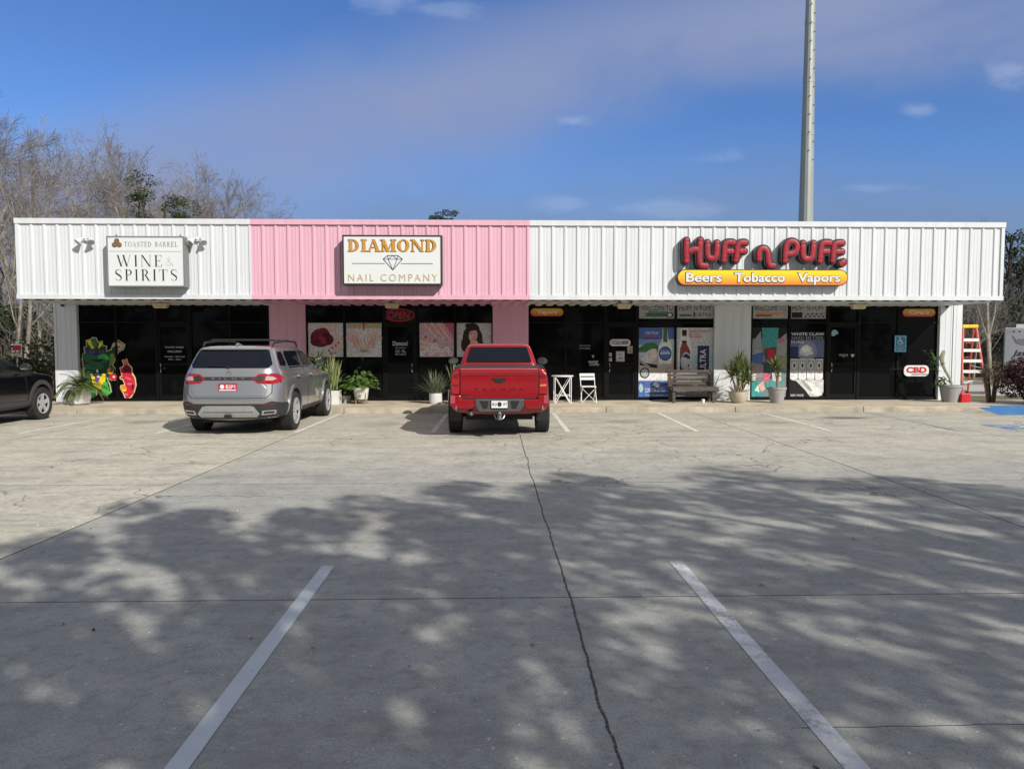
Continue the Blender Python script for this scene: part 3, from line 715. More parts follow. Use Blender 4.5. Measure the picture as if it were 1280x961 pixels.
for k, (u, v) in enumerate(((.60, .20), (.70, .27), (.80, .33), (.90, .24), (.78, .14), (.66, .10), (.88, .42))):
    pl(P, c_sk2, capsule(u + .12, v + .10, u, v, .045, .04)); pl(P, c_pk, ell(u - .01, v - .01, .03, .045, 12, rot=.5))
for k, (u, v, r) in enumerate(((.36, .58, .15), (.28, .5, .13), (.44, .5, .13), (.38, .66, .11), (.5, .62, .10), (.34, .56, .07), (.2, .58, .09), (.56, .48, .09))): pl(P, C('rose petal %s' % 'abc'[k % 3], ((.20, .012, .03), (.09, .005, .014), (.32, .03, .06))[k % 3]), ell(u, v, r, r * .62, 16, rot=k * .8))
done(P, c_w, group='nail salon posters')
P = poster('nail_poster', 'square poster of two spread hands with pale nails on salon glass', 'poster', 433, 477, 403, 446)
pl(P, C('cream', (.52, .42, .30)), rc(.02, .98, .82, .98)); pl(P, c_br, rc(.48, .52, .78, .99))
for s in (-1, 1):
    pl(P, c_sk2, ell(.5 + s * .33, .6, .2, .13, rot=-s * .5))
    for k in range(5):
        x0, z0 = .5 + s * (.36 - .05 * k), .62 - .02 * k; x1, z1 = .5 + s * (.3 - .075 * k), .3 - .045 * (2 - abs(k - 2)) * 1 - .02 * k
        pl(P, c_sk if k % 2 else c_sk2, capsule(x0, z0, x1, z1, .042, .03)); pl(P, c_w if k % 2 else c_pg, ell(x1, z1 - .01, .022, .036))
for k in range(6): pl(P, c_pk, capsule(.2 + .1 * k, .52, .24 + .1 * k, .4, .006))
pl(P, c_gr, ell(.5, .17, .12, .035)); done(P, c_w, group='nail salon posters')
P = poster('nail_poster', 'square poster of pink toned hands holding white blossoms on salon glass', 'poster', 524.5, 567.5, 403, 446)
for k in range(6): pl(P, c_sk if k % 2 else c_sk2, capsule(.15 + .1 * k, .98, .55 + .08 * k, .55, .05, .035)); pl(P, c_pk, capsule(.2 + .1 * k, .93, .58 + .08 * k, .55, .008))
for k in range(5): pl(P, c_sk2 if k % 2 else c_sk, capsule(.05, .5 - .07 * k, .5 + .06 * k, .4 - .07 * k, .045, .03))
pl(P, c_pk, [(.7, .98), (.98, .98), (.98, .6)]);
for u, v in ((.2, .2), (.35, .12), (.52, .2), (.66, .1), (.8, .22), (.45, .32), (.3, .3), (.9, .1), (.1, .1)):
    for a in range(5): pl(P, c_w, ell(u + .05 * math.cos(a * 1.257), v + .05 * math.sin(a * 1.257), .038, .038, 8))
    pl(P, c_pk, ell(u, v, .02, .02, 8))
pl(P, c_rd, ell(.18, .57, .03, .03)); pl(P, c_pu, ell(.45, .47, .04, .03)); done(P, C('blush', (.56, .40, .42)), group='nail salon posters')
P = poster('nail_poster', 'square poster of a smiling woman with long dark wavy hair on salon glass', 'poster', 571, 614.5, 403, 446)
hr = C('dark hair', (.03, .017, .012))
for u, v, rx, rz in ((.46, .78, .2, .2), (.3, .55, .13, .28), (.6, .55, .14, .24), (.22, .35, .1, .2), (.66, .36, .1, .18), (.34, .9, .1, .07)): pl(P, hr, ell(u, v, rx, rz))
pl(P, c_sk, capsule(.47, .42, .45, .1, .08, .14)); pl(P, c_sk, ell(.47, .62, .125, .19, rot=-.15)); pl(P, hr, [(.34, .8), (.5, .86), (.6, .74), (.5, .77), (.4, .74)])
for u in (.42, .53): pl(P, c_k, ell(u, .66, .022, .011, 8)); pl(P, hr, capsule(u - .025, .705, u + .025, .71, .006))
pl(P, C('nose shade', (.45, .27, .21)), capsule(.475, .65, .48, .57, .008)); pl(P, c_rd, ell(.48, .515, .05, .026)); pl(P, c_w, ell(.48, .52, .036, .01, 10))
for k in range(4): pl(P, c_sk2, capsule(.56 + .025 * k, .28, .56 + .02 * k, .47 - .03 * k, .02)); pl(P, c_rd, ell(.56 + .02 * k, .475 - .03 * k, .012, .02, 8))
pl(P, c_sk2, ell(.6, .24, .08, .09)); done(P, c_pg, group='nail salon posters')
# -- red open sign (neon tubes in an oval, unlit look with a faint glow)
M_neon = mat('red neon tube', (.20, .005, .012), .3, emit=(1, .02, .05), estr=.06)
y = GY - .03; t = thing('open_sign', 'red neon open sign with oval tube above the salon door', 'sign', (ax(499, y, 394), y, az(402, y)))
n_ = MB()
cx, cz = ax(499, y, 394), az(394, y); rx = ax(518.5, y, 394) - cx; rz = .165
pts = [(cx + rx * math.cos(R(a)), y, cz + rz * math.sin(R(a))) for a in range(0, 361, 12)]
n_.tube(pts, .012, 6, cap=False); n_.build('neon_oval', M_neon, t, off=t.location, smooth=True)
n_ = MB(); put_text(n_, 'OPEN', ax(484.5, y, 394), ax(512.5, y, 394), az(398.5, y), az(389.5, y), y - .01, .008, .012, shear=.2); n_.build('neon_lettering', M_neon, t, off=t.location)
MB().prism(ell(cx, cz, rx * 1.06, rz * 1.15, 32), y + .014, y + .024).build('backing_board', M_black, t, off=t.location)
# door and window lettering, small vinyl things
def vinyl(name, label, rows, y=PY, m=None, cat='window lettering', d=.002):
    mb = MB(); zmin = 1e9
    for s, x0, x1, z0, z1 in rows:
        put_text(mb, s, ax(x0, y, 430), ax(x1, y, 430), az(z1, y), az(z0, y), y - .004, .004, d); zmin = min(zmin, az(z1, y))
    org = Vector((ax(rows[0][1], y, 430), y, zmin)); o = mb.build(name, m or c_w, off=org, fix=False); o.location = org
    return tag(o, label, cat)
vinyl('window_lettering', 'pale vinyl shop name and opening days on the wine shop door', [('TOASTED BARREL', 206, 230, 433, 435), ('WINE & SPIRITS', 209, 227, 438, 440.5), ('Monday - Saturday', 205.5, 230.5, 444.5, 446.8), ('9am - 9pm', 210, 226, 448, 450.2)], m=c_pg)
vinyl('window_lettering', 'white vinyl shop name and opening hours on the salon door', [('Diamond', 491, 509, 426.5, 432), ('nail company', 494, 507, 434, 435.5), ('Mon - Sat', 495, 505.5, 436.8, 438.2), ('9:30 - 7:00', 494, 507, 439, 440.8), ('Walk-ins welcome', 493.5, 507.5, 442, 443.6)])
vinyl('window_lettering', 'faint cursive window text beside the oval door sign', [('cold drinks', 724, 738, 430.5, 433), ('everyday', 724, 738, 434, 437)], m=c_gr)
vinyl('window_lettering', 'bold white window text with a small emblem above the white chair', [('Y', 739.5, 743.5, 444, 447.5), ('SNAP EBT', 736, 748, 451, 454), ('ACCEPTED', 737, 749, 454.6, 457)])
vinyl('window_lettering', 'pale cursive text and small white heart on the door with pale blue sticker', [('vape', 1049, 1060, 442.5, 447)], m=c_gr)
def oval_sign(label, s, px0, px1, py0, py1, mk, txt_mat, edge, tb=.02, inset=.2):
    y = GY - .02; x0, x1 = ax(px0, y, 390), ax(px1, y, 390); z0, z1 = az(py1, y), az(py0, y)
    t = thing('window_sign', label, 'sign', ((x0 + x1) / 2, y, z0)); off = t.location
    MB().prism(rrect(x0, x1, z0, z1, .3, 8), y, y + .02).build('rim', edge, t, off=off)
    MB().prism(rrect(x0 + .015, x1 - .015, z0 + .015, z1 - .015, .3, 8), y - .006, y - .001).build('face', mk(z0, z1), t, off=off)
    l = MB(); w = (x1 - x0) * inset; h = (z1 - z0) * .24; put_text(l, s, x0 + w, x1 - w, z0 + h * (.7 if 'p' in s or 'g' in s else 1), z1 - h, y - .009, tb, .002); l.build('lettering', txt_mat, t, off=off)
    return t
ylw = lambda z0, z1: bar_mat('yellow pill face', (.55, .10, .02), (.62, .38, .03), 0.01, z1 - z0)
oval_sign('yellow and orange pill sign reading vapors beside the pink column', 'Vapors', 663, 704.5, 385, 395.5, ylw, c_w, M_red)
oval_sign('yellow and orange pill sign reading cigars beside the white corner column', 'Cigars', 1128, 1169.5, 385, 395.5, ylw, c_w, M_red)
oval_sign('grey pill shaped plate reading cold beer on the tobacco shop door', 'COLD BEER', 762.5, 788.5, 424, 432.5, lambda a, b_: c_pg, c_k, c_w, .02, .1)
# door notices
for (x0, x1, y0, y1, lab, m) in ((770, 781, 439, 452, 'upright grey printed notice under the oval plate on the tobacco shop door', c_gr), (784, 791.5, 432, 442, 'small yellowish notice by the hinge side of the tobacco shop door', C('dull yellow', (.25, .2, .08))), (758, 765, 441, 445.6, 'small grey card above the handle of the tobacco shop door', c_gr), (758.5, 765, 447.5, 451.8, 'small white card just above the tobacco shop door handle', c_pg)):
    P = poster('door_notice', lab, 'notice', x0, x1, y0, y1, GY - .002)
    pl(P, c_tn if m != c_gr else c_pg, rc(.12, .88, .1, .9))
    for v in (.75, .6, .3, .2): pl(P, c_k, rc(.2, .8, v, v + .05))
    pl(P, m, ell(.5, .45, .2, .1)); done(P, m)
# -- welcome banners
def banner(label, s, x0, x1, sub, kind):
    P = poster('window_banner', label, 'banner', x0, x1, 380, 398)
    pl(P, c_k, text=(s, .06, .94, .56, .93), bold=0)
    if kind == 0:
        pl(P, c_gn, rc(.1, .9, .12, .4)); pl(P, c_bl, rc(.25, .8, .42, .5)); pl(P, c_gr, ell(.12, .25, .08, .2)); pl(P, c_nv, ell(.86, .25, .1, .2)); pl(P, c_pg, ell(.86, .25, .06, .13))
    elif kind == 1:
        pl(P, c_gn, rc(.06, .4, .15, .3)); pl(P, c_nv, rc(.45, .5, .12, .45)); pl(P, c_nv, text=('ULTRA', .54, .95, .14, .4))
    elif kind == 2:
        pl(P, c_or, rc(.1, .9, .3, .42)); pl(P, c_br, rc(.1, .6, .15, .27)); pl(P, c_tn, rc(.55, .9, .12, .28))
    else:
        pl(P, c_k, rc(.05, .35, .05, .45)); pl(P, c_gr, rc(.4, .98, .05, .45)); 
        for k in range(9): pl(P, c_k, ell(.44 + .06 * k, .15 + .18 * (k % 2), .02, .08, 8))
    done(P, C('banner grey', (.36, .37, .37)), group='welcome banners along the top of the glass')
banner('grey banner reading welcome to with green strip above the bench side posters', 'WELCOME TO', 798.5, 843, 0, 0)
banner('grey banner reading shop name above the bottle poster and bench', 'HUFF N PUFF', 846, 891, 0, 1)
banner('grey banner reading welcome to with orange strip beside white column', 'WELCOME TO', 939.5, 984, 0, 2)
banner('grey banner reading shop name with black block above the four cans poster', 'HUFF N PUFF', 986.5, 1031.5, 0, 3)
# -- beer and seltzer posters
P = poster('beer_poster', 'tall beach poster with white bottle, green hills and blue foot on glass beside door', 'poster', 798.5, 843, 409.5, 499.5)
pl(P, c_bl, rc(0, 1, .84, 1)); pl(P, C('sky blue', (.16, .27, .46)), rc(0, .7, .76, .84)); pl(P, c_rd, text=('CORONA', .12, .62, .865, .9)); pl(P, c_w, text=('EXTRA', .2, .55, .91, .945)); pl(P, c_k, text=('PREMIER', .15, .55, .84, .86))
pl(P, c_cy, rc(0, 1, .66, .76)); pl(P, c_gn, [(0, .66), (0, .72), (.2, .78), (.4, .8), (.6, .74), (.6, .66)]); pl(P, c_cy, rc(0, 1, .62, .66)); pl(P, c_tn, rc(0, 1, .37, .62)); pl(P, c_w, rc(0, 1, .27, .37))
pl(P, c_w, [(.55, .5), (.55, .74), (.66, .85), (.68, 1), (.8, 1), (.82, .85), (.93, .74), (.93, .5)]); pl(P, c_gn, rc(.68, .8, .8, 1)); pl(P, c_pg, rc(.66, .68, .8, 1))
pl(P, c_nv, ell(.74, .64, .18, .1)); pl(P, c_bl, ell(.74, .64, .155, .085)); pl(P, c_w, rc(.6, .88, .635, .65)); pl(P, c_w, text=('Corona', .62, .86, .655, .69))
pl(P, c_pg, ell(.28, .58, .26, .1, rot=.35)); pl(P, c_k, capsule(.05, .5, .5, .46, .025)); pl(P, c_gr, capsule(.02, .55, .3, .45, .02)); pl(P, c_sk2, ell(.4, .63, .1, .05))
pl(P, c_k, ell(.17, .37, .14, .075)); pl(P, c_gr, ell(.17, .37, .11, .06)); 
for a in range(8): pl(P, c_pg, capsule(.17, .37, .17 + .1 * math.cos(a * .785), .37 + .055 * math.sin(a * .785), .006))
pl(P, c_bl, rc(0, 1, 0, .26)); pl(P, c_w, text=('CORONA EXTRA', .18, .75, .1, .16), bold=.01); pl(P, c_pg, text=('la cerveza mas fina', .2, .7, .05, .08))
pl(P, c_cy, ell(.07, .16, .06, .06)); pl(P, c_w, [(.38, .2), (.45, .25), (.6, .21), (.55, .17)]); done(P, c_pg, group='beer and seltzer posters')
P = poster('beer_poster', 'tall pale poster with brown bottle and blue upright box behind the bench', 'poster', 845.5, 891, 409.5, 499.5)
pl(P, c_cy, rc(0, 1, .5, .62)); pl(P, c_gr, rc(0, 1, .0, .36)); pl(P, c_gr, rc(.0, 1, .72, .724))
pl(P, c_w, [(.05, .36), (.05, .7), (.12, .99), (.3, .99), (.42, .7), (.42, .36)])
pl(P, c_br, [(.1, .38), (.1, .7), (.15, .78), (.16, .95), (.27, .95), (.28, .78), (.38, .68), (.38, .38)]); pl(P, c_k, rc(.15, .28, .9, .97)); pl(P, c_w, rc(.155, .275, .82, .88)); pl(P, c_k, rc(.15, .285, .79, .82))
pl(P, c_nv, rc(.1, .38, .38, .62)); pl(P, c_pg, ell(.27, .53, .15, .13)); pl(P, c_nv, [(.15, .6), (.27, .64), (.38, .6), (.38, .56), (.27, .58)]); pl(P, c_nv, ell(.34, .47, .025, .015))
pl(P, c_nv, rc(.58, .9, .36, .75)); pl(P, c_w, text=('ULTRA', .65, .82, .4, .7), bold=.01, rot=1)
pl(P, c_rd, text=('SUPERIORITY', .35, .95, .935, .965)); pl(P, c_rd, text=('IS IN', .35, .62, .9, .925)); pl(P, c_rd, text=('REWARD', .35, .7, .86, .885)); done(P, c_pg, group='beer and seltzer posters')
P = poster('beer_poster', 'tall teal and pink collage poster behind the grey pot plant', 'poster', 939.5, 984, 409.5, 499.5)
pl(P, c_k, rc(0, 1, .85, 1))
for q, m in (([(.02, .8), (.25, .95), (.3, .6), (.02, .62)], c_gr), ([(.28, 1), (.75, 1), (.72, .72), (.32, .74)], c_tl), ([(.72, .82), (.98, .93), (.98, .6), (.7, .62)], c_gr), ([(0, .62), (.35, .66), (.3, .5), (0, .52)], c_bl), ([(.78, .84), (.92, .86), (.9, .8), (.78, .79)], c_pk),
             ([(.35, .7), (.7, .74), (.66, .5), (.4, .52)], C('brown', (.12, .05, .035))), ([(.7, .6), (1, .62), (1, .42), (.72, .45)], C('olive', (.25, .27, .15))), ([(.3, .52), (.75, .5), (.7, .28), (.4, .3)], C('deep teal', (.02, .06, .07))), ([(0, .5), (.35, .48), (.3, .3), (0, .3)], C('dusk', (.30, .22, .25))), ([(.35, .37), (.55, .36), (.5, .24), (.32, .25)], c_pk), ([(.58, .37), (.85, .38), (.85, .24), (.6, .26)], c_pg),
             ([(0, .35), (.14, .36), (.12, .26), (0, .27)], c_w), ([(0, .26), (.35, .22), (.3, .0), (0, 0)], c_tl), ([(.4, .24), (.9, .26), (.85, .12), (.45, .14)], c_tl), ([(.2, .2), (.34, .26), (.4, .14), (.3, .1)], c_sk), ([(.1, .12), (.2, .2), (.24, .1)], c_w)): pl(P, m, q)
for q in ([(.42, .68), (.66, .7), (.62, .56), (.46, .58)], ): pl(P, c_rd, [(u, v * .96 + .03) for u, v in q])
done(P, C('poster dusk', (.16, .22, .23)), group='beer and seltzer posters')
P = poster('beer_poster', 'tall black and blue poster of a white wave and four pale cans', 'poster', 987, 1031, 414.5, 499.5)
pl(P, c_w, text=('WHITE CLAW', .04, .97, .945, .985), bold=.015); pl(P, c_gr, text=('HARD SELTZER', .06, .95, .885, .93)); pl(P, C('slate blue', (.11, .13, .24)), rc(.02, .98, .62, .88)); pl(P, C('mid slate', (.2, .22, .33)), ell(.5, .72, .28, .15)); pl(P, c_w, text=('PURE', .05, .4, .83, .86)); pl(P, c_nv, rc(.02, .25, .62, .78))
pl(P, c_pg, [(.28, .66), (.3, .74), (.4, .8), (.5, .81), (.62, .77), (.68, .67), (.5, .64)]); pl(P, c_w, ell(.46, .74, .12, .05))
for k in range(4):
    a = .03 + .235 * k; pl(P, c_pg, rc(a, a + .22, .3, .6)); pl(P, c_gr, rc(a + .02, a + .2, .42, .58)); pl(P, c_pg, ell(a + .11, .5, .07, .06)); pl(P, c_k, ell(a + .11, .5, .03, .03)); pl(P, c_w, rc(a, a + .22, .31, .39)); pl(P, c_rd if k == 3 else c_gr, rc(a + .06, a + .16, .385, .4)); pl(P, c_w, ell(a + .11, .305, .1, .015))
pl(P, c_pg, [(.02, .29), (.98, .29), (.98, .1), (.8, .02), (.6, .04), (.45, .14), (.2, .27)]); pl(P, c_w, ell(.66, .16, .3, .07, rot=-.3)); pl(P, c_gr, ell(.5, .2, .18, .035, rot=-.5)); pl(P, c_w, text=('100% WAVE', .05, .42, .04, .075)); done(P, c_k, group='beer and seltzer posters')
# -- wheelchair plate, small sticker and heart, letter sign
P = poster('accessible_sign', 'blue wheelchair plate on the glass above the red lettered sign', 'sign', 1118, 1133, 419, 440.5, GY - .065, .004)
pl(P, c_w, [(u * .9 + .05, v * .9 + .05) for u, v in rrect(0, 1, 0, 1, .1)]); pl(P, C('sign blue', (.04, .24, .42)), [(u * .84 + .08, v * .86 + .07) for u, v in rrect(0, 1, 0, 1, .1)])
for q in wc_symbol(.48, .66, .5): pl(P, c_w, [((u - .48) * 1.35 + .48, v) for u, v in q])
pl(P, c_cy, rc(.12, .88, .34, .36)); pl(P, c_w, text=('PARKING', .2, .8, .2, .28)); pl(P, c_w, text=('ONLY', .3, .7, .1, .17)); done(P, C('sign blue', (.04, .24, .42)))
P = poster('helmet_sticker', 'pale blue round sticker near the top of a dark door', 'sticker', 1039, 1047.5, 412, 420)
done(P, C('light blue', (.22, .45, .52)), [(0, .15), (0, .6), (.2, .95), (.55, 1), (.9, .75), (1, .3), (.6, .3), (.5, 0), (.1, 0)])
P = poster('heart_sticker', 'small white heart sticker on a dark door beside cursive text', 'sticker', 1064, 1068.5, 442.5, 447)
done(P, c_pg, [(.5, 0), (1, .55), (.95, .9), (.72, 1), (.5, .78), (.28, 1), (.05, .9), (0, .55)])
y = GY - .05; t = thing('letter_sign', 'white rounded sign with red letters low on the glass beside the tub plant', 'sign', (ax(1145, y, 464), y, az(470.8, y))); off = t.location
x0, x1, z0, z1 = ax(1130, y, 464), ax(1161, y, 464), az(470.8, y), az(457, y)
MB().prism(rrect(x0, x1, z0, z1, .12, 6), y, y + .03).build('board', c_w, t, off=off)
l = MB(); put_text(l, 'CBD', x0 + .06, x1 - .06, z0 + .09, z1 - .045, y - .004, .05, .003); l.build('lettering', c_rd, t, off=off)
l = MB(); l.box(x0 + .22, x1 - .03, y - .003, y, z0 + .03, z0 + .075); l.build('strip', c_gr, t, off=off)
# -- carnival cut-outs standing in the wine shop window
y = GY - .03
def cut(name, label, outline, layers, rim, base):
    xs = [ax(a / 9.61 + 80, y, 460) for a, b_ in outline]; zmin = min(az(b_ / 9.61 + 410, y) for a, b_ in outline); org = Vector((sum(xs) / len(xs), y, zmin))
    W = lambda L: [(ax(a / 9.61 + 80, y, 460), az(b_ / 9.61 + 410, y)) for a, b_ in L]
    mb = MB(); ms = [rim]; mb.prism(W(outline), y, y + .012)
    n_ = len(outline); ar = sum(outline[i][0] * outline[(i + 1) % n_][1] - outline[(i + 1) % n_][0] * outline[i][1] for i in range(n_)); sg = 1 if ar > 0 else -1; ins = []
    for i in range(n_):
        a, b_, c = Vector(outline[i - 1]), Vector(outline[i]), Vector(outline[(i + 1) % n_]); d = ((b_ - a).normalized() + (c - b_).normalized()); d = d.normalized() if d.length > 1e-6 else Vector((1, 0)); ins.append((b_.x - sg * d.y * 13, b_.y + sg * d.x * 13))
    for k, (m, L) in enumerate([(base, ins)] + layers):
        if m not in ms: ms.append(m)
        mb.cur = ms.index(m); q = W(L)
        if sum(q[i][0] * q[(i + 1) % len(q)][1] - q[(i + 1) % len(q)][0] * q[i][1] for i in range(len(q))) < 0: q.reverse()
        mb.add([(a, y - .001 - k * .0006, b_) for a, b_ in q], [list(range(len(q)))])
    o = mb.build(name, ms, off=org, fix=False); o.location = org; return tag(o, label, 'cut-out')
E = lambda cx, cy, rx, ry, rot=0, n=18: ell(cx, cy, rx, ry, n, rot)
c_lg, c_dg, c_cr = C('bright green', (.05, .38, .07)), C('dark green', (.015, .11, .05)), C('cream edge', (.46, .44, .26))
cut('carnival_gator', 'green cartoon gator cut-out with yellow shirt in carnival mask inside wine shop window',
    [(330, 830), (300, 820), (310, 700), (240, 640), (230, 520), (215, 380), (225, 310), (250, 290), (240, 230), (275, 215), (270, 150), (330, 130), (350, 110), (400, 115), (420, 165), (470, 150), (480, 205), (525, 215), (520, 275), (570, 250), (590, 190), (660, 140), (745, 195), (725, 260), (660, 290), (640, 340), (590, 440), (640, 510), (640, 620), (560, 625), (510, 590), (550, 670), (565, 760), (510, 805), (430, 785), (410, 745), (380, 740), (385, 800)],
    [(c_dg, E(385, 360, 150, 65)), (c_dg, E(290, 340, 65, 50)), (c_lg, E(480, 350, 70, 40, .2)), (C('jaw green', (.03, .10, .04)), E(400, 395, 120, 35)), (c_k, [(300, 380), (480, 370), (520, 350), (430, 410)]), (c_yl, [(280, 150), (330, 145), (375, 240), (340, 250)]), (c_gn, E(375, 180, 32, 55, -.2)), (c_yl, [(420, 250), (430, 180), (470, 165), (465, 210)]), (c_nv, [(250, 235), (330, 265), (400, 290), (480, 275), (515, 225), (500, 290), (420, 330), (330, 320), (270, 290)]), (c_pu, E(345, 285, 35, 16)), (c_pu, E(460, 285, 30, 16)), (c_k, E(345, 285, 14, 10)), (c_k, E(460, 285, 14, 10)),
     (c_tn, [(580, 230), (610, 190), (650, 165), (730, 200), (710, 250), (660, 270), (640, 220)]), (c_br, [(600, 230), (640, 200), (690, 230), (660, 250)]), (C('olive skin', (.16, .2, .05)), [(560, 310), (600, 300), (620, 340), (580, 440), (545, 470)]), (c_dg, E(380, 460, 110, 40)), (c_yl, [(320, 545), (500, 545), (495, 640), (440, 720), (385, 735), (345, 680)]), (c_k, E(400, 545, 60, 40)), (c_w, E(402, 510, 14, 20)), (c_pu, E(398, 600, 30, 40)), (c_w, [(385, 575), (425, 560), (420, 590)]),
     (c_gn, [(225, 640), (310, 600), (330, 700), (375, 800), (330, 820), (310, 800), (320, 700)]), (c_lg, E(335, 780, 38, 40)), (c_lg, E(490, 730, 50, 60, -.4)), (c_lg, E(510, 765, 45, 30)), (c_lg, E(495, 670, 30, 35)), (c_rd, E(590, 580, 48, 35)), (c_or, E(560, 510, 40, 40)), (c_gn, E(575, 495, 20, 30)), (c_w, E(600, 580, 14, 14))], c_cr, C('gator green', (.008, .055, .02)))
cut('carnival_crawfish', 'red cartoon crawfish cut-out with pale edge inside wine shop window',
    [(720, 835), (700, 780), (665, 720), (670, 680), (720, 670), (700, 620), (665, 605), (665, 575), (690, 570), (665, 470), (700, 460), (715, 435), (695, 385), (720, 375), (745, 430), (735, 370), (760, 365), (780, 430), (820, 470), (825, 540), (855, 590), (865, 680), (840, 760), (800, 825), (760, 845)],
    [(c_rs, E(757, 495, 52, 52)), (c_k, E(740, 485, 12, 12)), (c_rd, E(770, 570, 60, 40, .3)), (c_rd, E(790, 640, 55, 50)), (c_rd, E(810, 680, 40, 70)), (c_rd, E(790, 750, 45, 45)), (c_pk, E(770, 600, 45, 14, .3)), (c_pk, E(790, 665, 45, 12)), (c_or, E(710, 715, 38, 35)), (c_yl, E(720, 740, 25, 14)), (c_rd, E(755, 780, 38, 38)), (c_pk, E(740, 790, 22, 16)), (c_rs, E(820, 700, 14, 40))], C('peach edge', (.66, .50, .30)), c_rd)
# ================================================================== vehicles (local: y = 0 at the tail, nose towards +y)
def car_paint(name, c, metal=.0, rough=.3, coat=1., dirt=1.):
    m = bpy.data.materials.new(name); m.use_nodes = True; t = NT(m.node_tree); b = t.n['Principled BSDF']
    pos = t.new('ShaderNodeTexCoord').outputs['Object']
    dust = t.m('MULTIPLY', t.smooth(t.noise(pos, 2.2, 5, .65), .5, .85), .07)
    s_ = t.new('ShaderNodeSeparateXYZ'); t.put(s_.inputs[0], pos)
    dust = t.m('ADD', dust, t.m('MULTIPLY', t.smooth(s_.outputs[2], .7, .3), .12))
    dust = t.m('MULTIPLY', dust, dirt); t.put(b.inputs['Base Color'], t.mix(dust, c, (.25, .23, .2))); b.inputs['Metallic'].default_value = metal
    t.put(b.inputs['Roughness'], t.m('ADD', dust, rough)); b.inputs['Coat Weight'].default_value = coat; b.inputs['Coat Roughness'].default_value = .04
    return m
P_sil = car_paint('silver car paint', (.31, .318, .328), .62, .28); P_red = car_paint('red car paint', (.27, .0015, .008), .1, .22, .6, .5); P_blk = car_paint('black car paint', (.004, .004, .006), 0, .2, .6, .12)
M_tyre = mat('tyre rubber', (.018, .018, .018), .85, var=.3, nscale=14, bump=.3, bscale=60)
M_rimk = mat('dark rim well', (.012, .012, .013), .6); M_alloy = mat('alloy rim', (.52, .53, .55), .35, metal=.4, var=.08); M_alloyd = mat('dark alloy rim', (.20, .205, .22), .35, metal=.4)
M_trim = mat('black bumper plastic', (.022, .022, .024), .6, var=.2, nscale=9, bump=.15, bscale=120); M_under = mat('underbody', (.012, .011, .011), .9)
M_cglass = mat('car glass', (.006, .008, .013), .03, var=.1, spec=.3); M_chrome = mat('chrome', (.7, .7, .72), .12, metal=1, var=.03)
M_lampr = mat('red tail lamp', (.30, .005, .01), .12, var=.2, nscale=20, coat=.6); M_lampd = mat('dark red tail lamp', (.13, .006, .01), .15, coat=.5); M_lampw = mat('clear reverse lamp', (.40, .33, .33), .12, coat=.6)
M_skid = mat('silver skid plate', (.36, .37, .38), .4, metal=.5, var=.08); M_amber = mat('amber lamp', (.6, .2, .08), .15)
def slice_loop(S, nr=4, nc=5, ns=9, nf=4):
    """one level of a car body seen from above: rear edge, rounded corners, sides, nose"""
    z0, z1, yr, yf, w, wf, rr, rf, br, bf = S
    H = []
    for k in range(nr):
        x = (w - rr) * k / (nr - 1) ; H.append((x, yr + br * (x / w) ** 2))
    yb = yr + br * ((w - rr) / w) ** 2
    for k in range(1, nc):
        a = R(90 * k / nc); H.append((w - rr + rr * math.sin(a), yb + rr - rr * math.cos(a)))
    yfb = yf - bf * ((wf - rf) / wf) ** 2
    for k in range(ns):
        u = k / (ns - 1); y = yb + rr + (yfb - rf - yb - rr) * u
        e = max(0, (u - .72) / .28); H.append((w + (wf - w) * e * e * (3 - 2 * e), y))
    for k in range(1, nc):
        a = R(90 * k / nc); H.append((wf - rf + rf * math.cos(a), yfb - rf + rf * math.sin(a)))
    for k in range(nf):
        x = (wf - rf) * (1 - k / (nf - 1)); H.append((x, yf - bf * (x / wf) ** 2))
    full = H + [(-x, y) for x, y in H[-2:0:-1]]
    ys = [y for _, y in full]; a, b_ = min(ys), max(ys)
    return [(x, y, z0 + (z1 - z0) * (y - a) / (b_ - a)) for x, y in full]
def shell(slices, cutters=(), sub=1, wells=()):
    mb = MB(); L = [slice_loop(s) for s in slices]; n = len(L[0])
    for l in L: mb.v += l
    for i in range(len(L) - 1):
        for k in range(n): mb.f.append([i * n + k, i * n + (k + 1) % n, (i + 1) * n + (k + 1) % n, (i + 1) * n + k]); mb.mi.append(0)
    # caps as strips from side to side
    for base, rev in ((0, True), ((len(L) - 1) * n, False)):
        h = n // 2
        for k in range(h):
            a, b_ = base + k, base + k + 1; c, d = base + (n - k - 1) % n if k < h else 0, base + (n - k) % n
            f = [a, b_, c, d]; f = [v for i, v in enumerate(f) if v not in f[:i]]
            if len(f) >= 3: mb.f.append(f[::-1] if rev else f); mb.mi.append(0)
    o = mb.build('body', P_sil, None); dg = bpy.context.evaluated_depsgraph_get()
    if sub:
        md = o.modifiers.new('s', 'SUBSURF'); md.levels = sub; md.render_levels = sub
    cs = []
    for (y, z, r, xin) in cutters:
        for s in (-1, 1):
            cmb = MB().lathe([(0, s * xin), (r, s * xin), (r, s * 1.5), (0, s * 1.5)], 40, (0, y, z), 'x'); co = cmb.build('cutter', M_under)
            bo = o.modifiers.new('b', 'BOOLEAN'); bo.operation = 'DIFFERENCE'; bo.object = co; bo.solver = 'EXACT'; cs.append(co)
    dg.update(); dg = bpy.context.evaluated_depsgraph_get()
    me = bpy.data.meshes.new_from_object(o.evaluated_get(dg)); bpy.data.objects.remove(o)
    for c in cs: bpy.data.objects.remove(c)
    return me
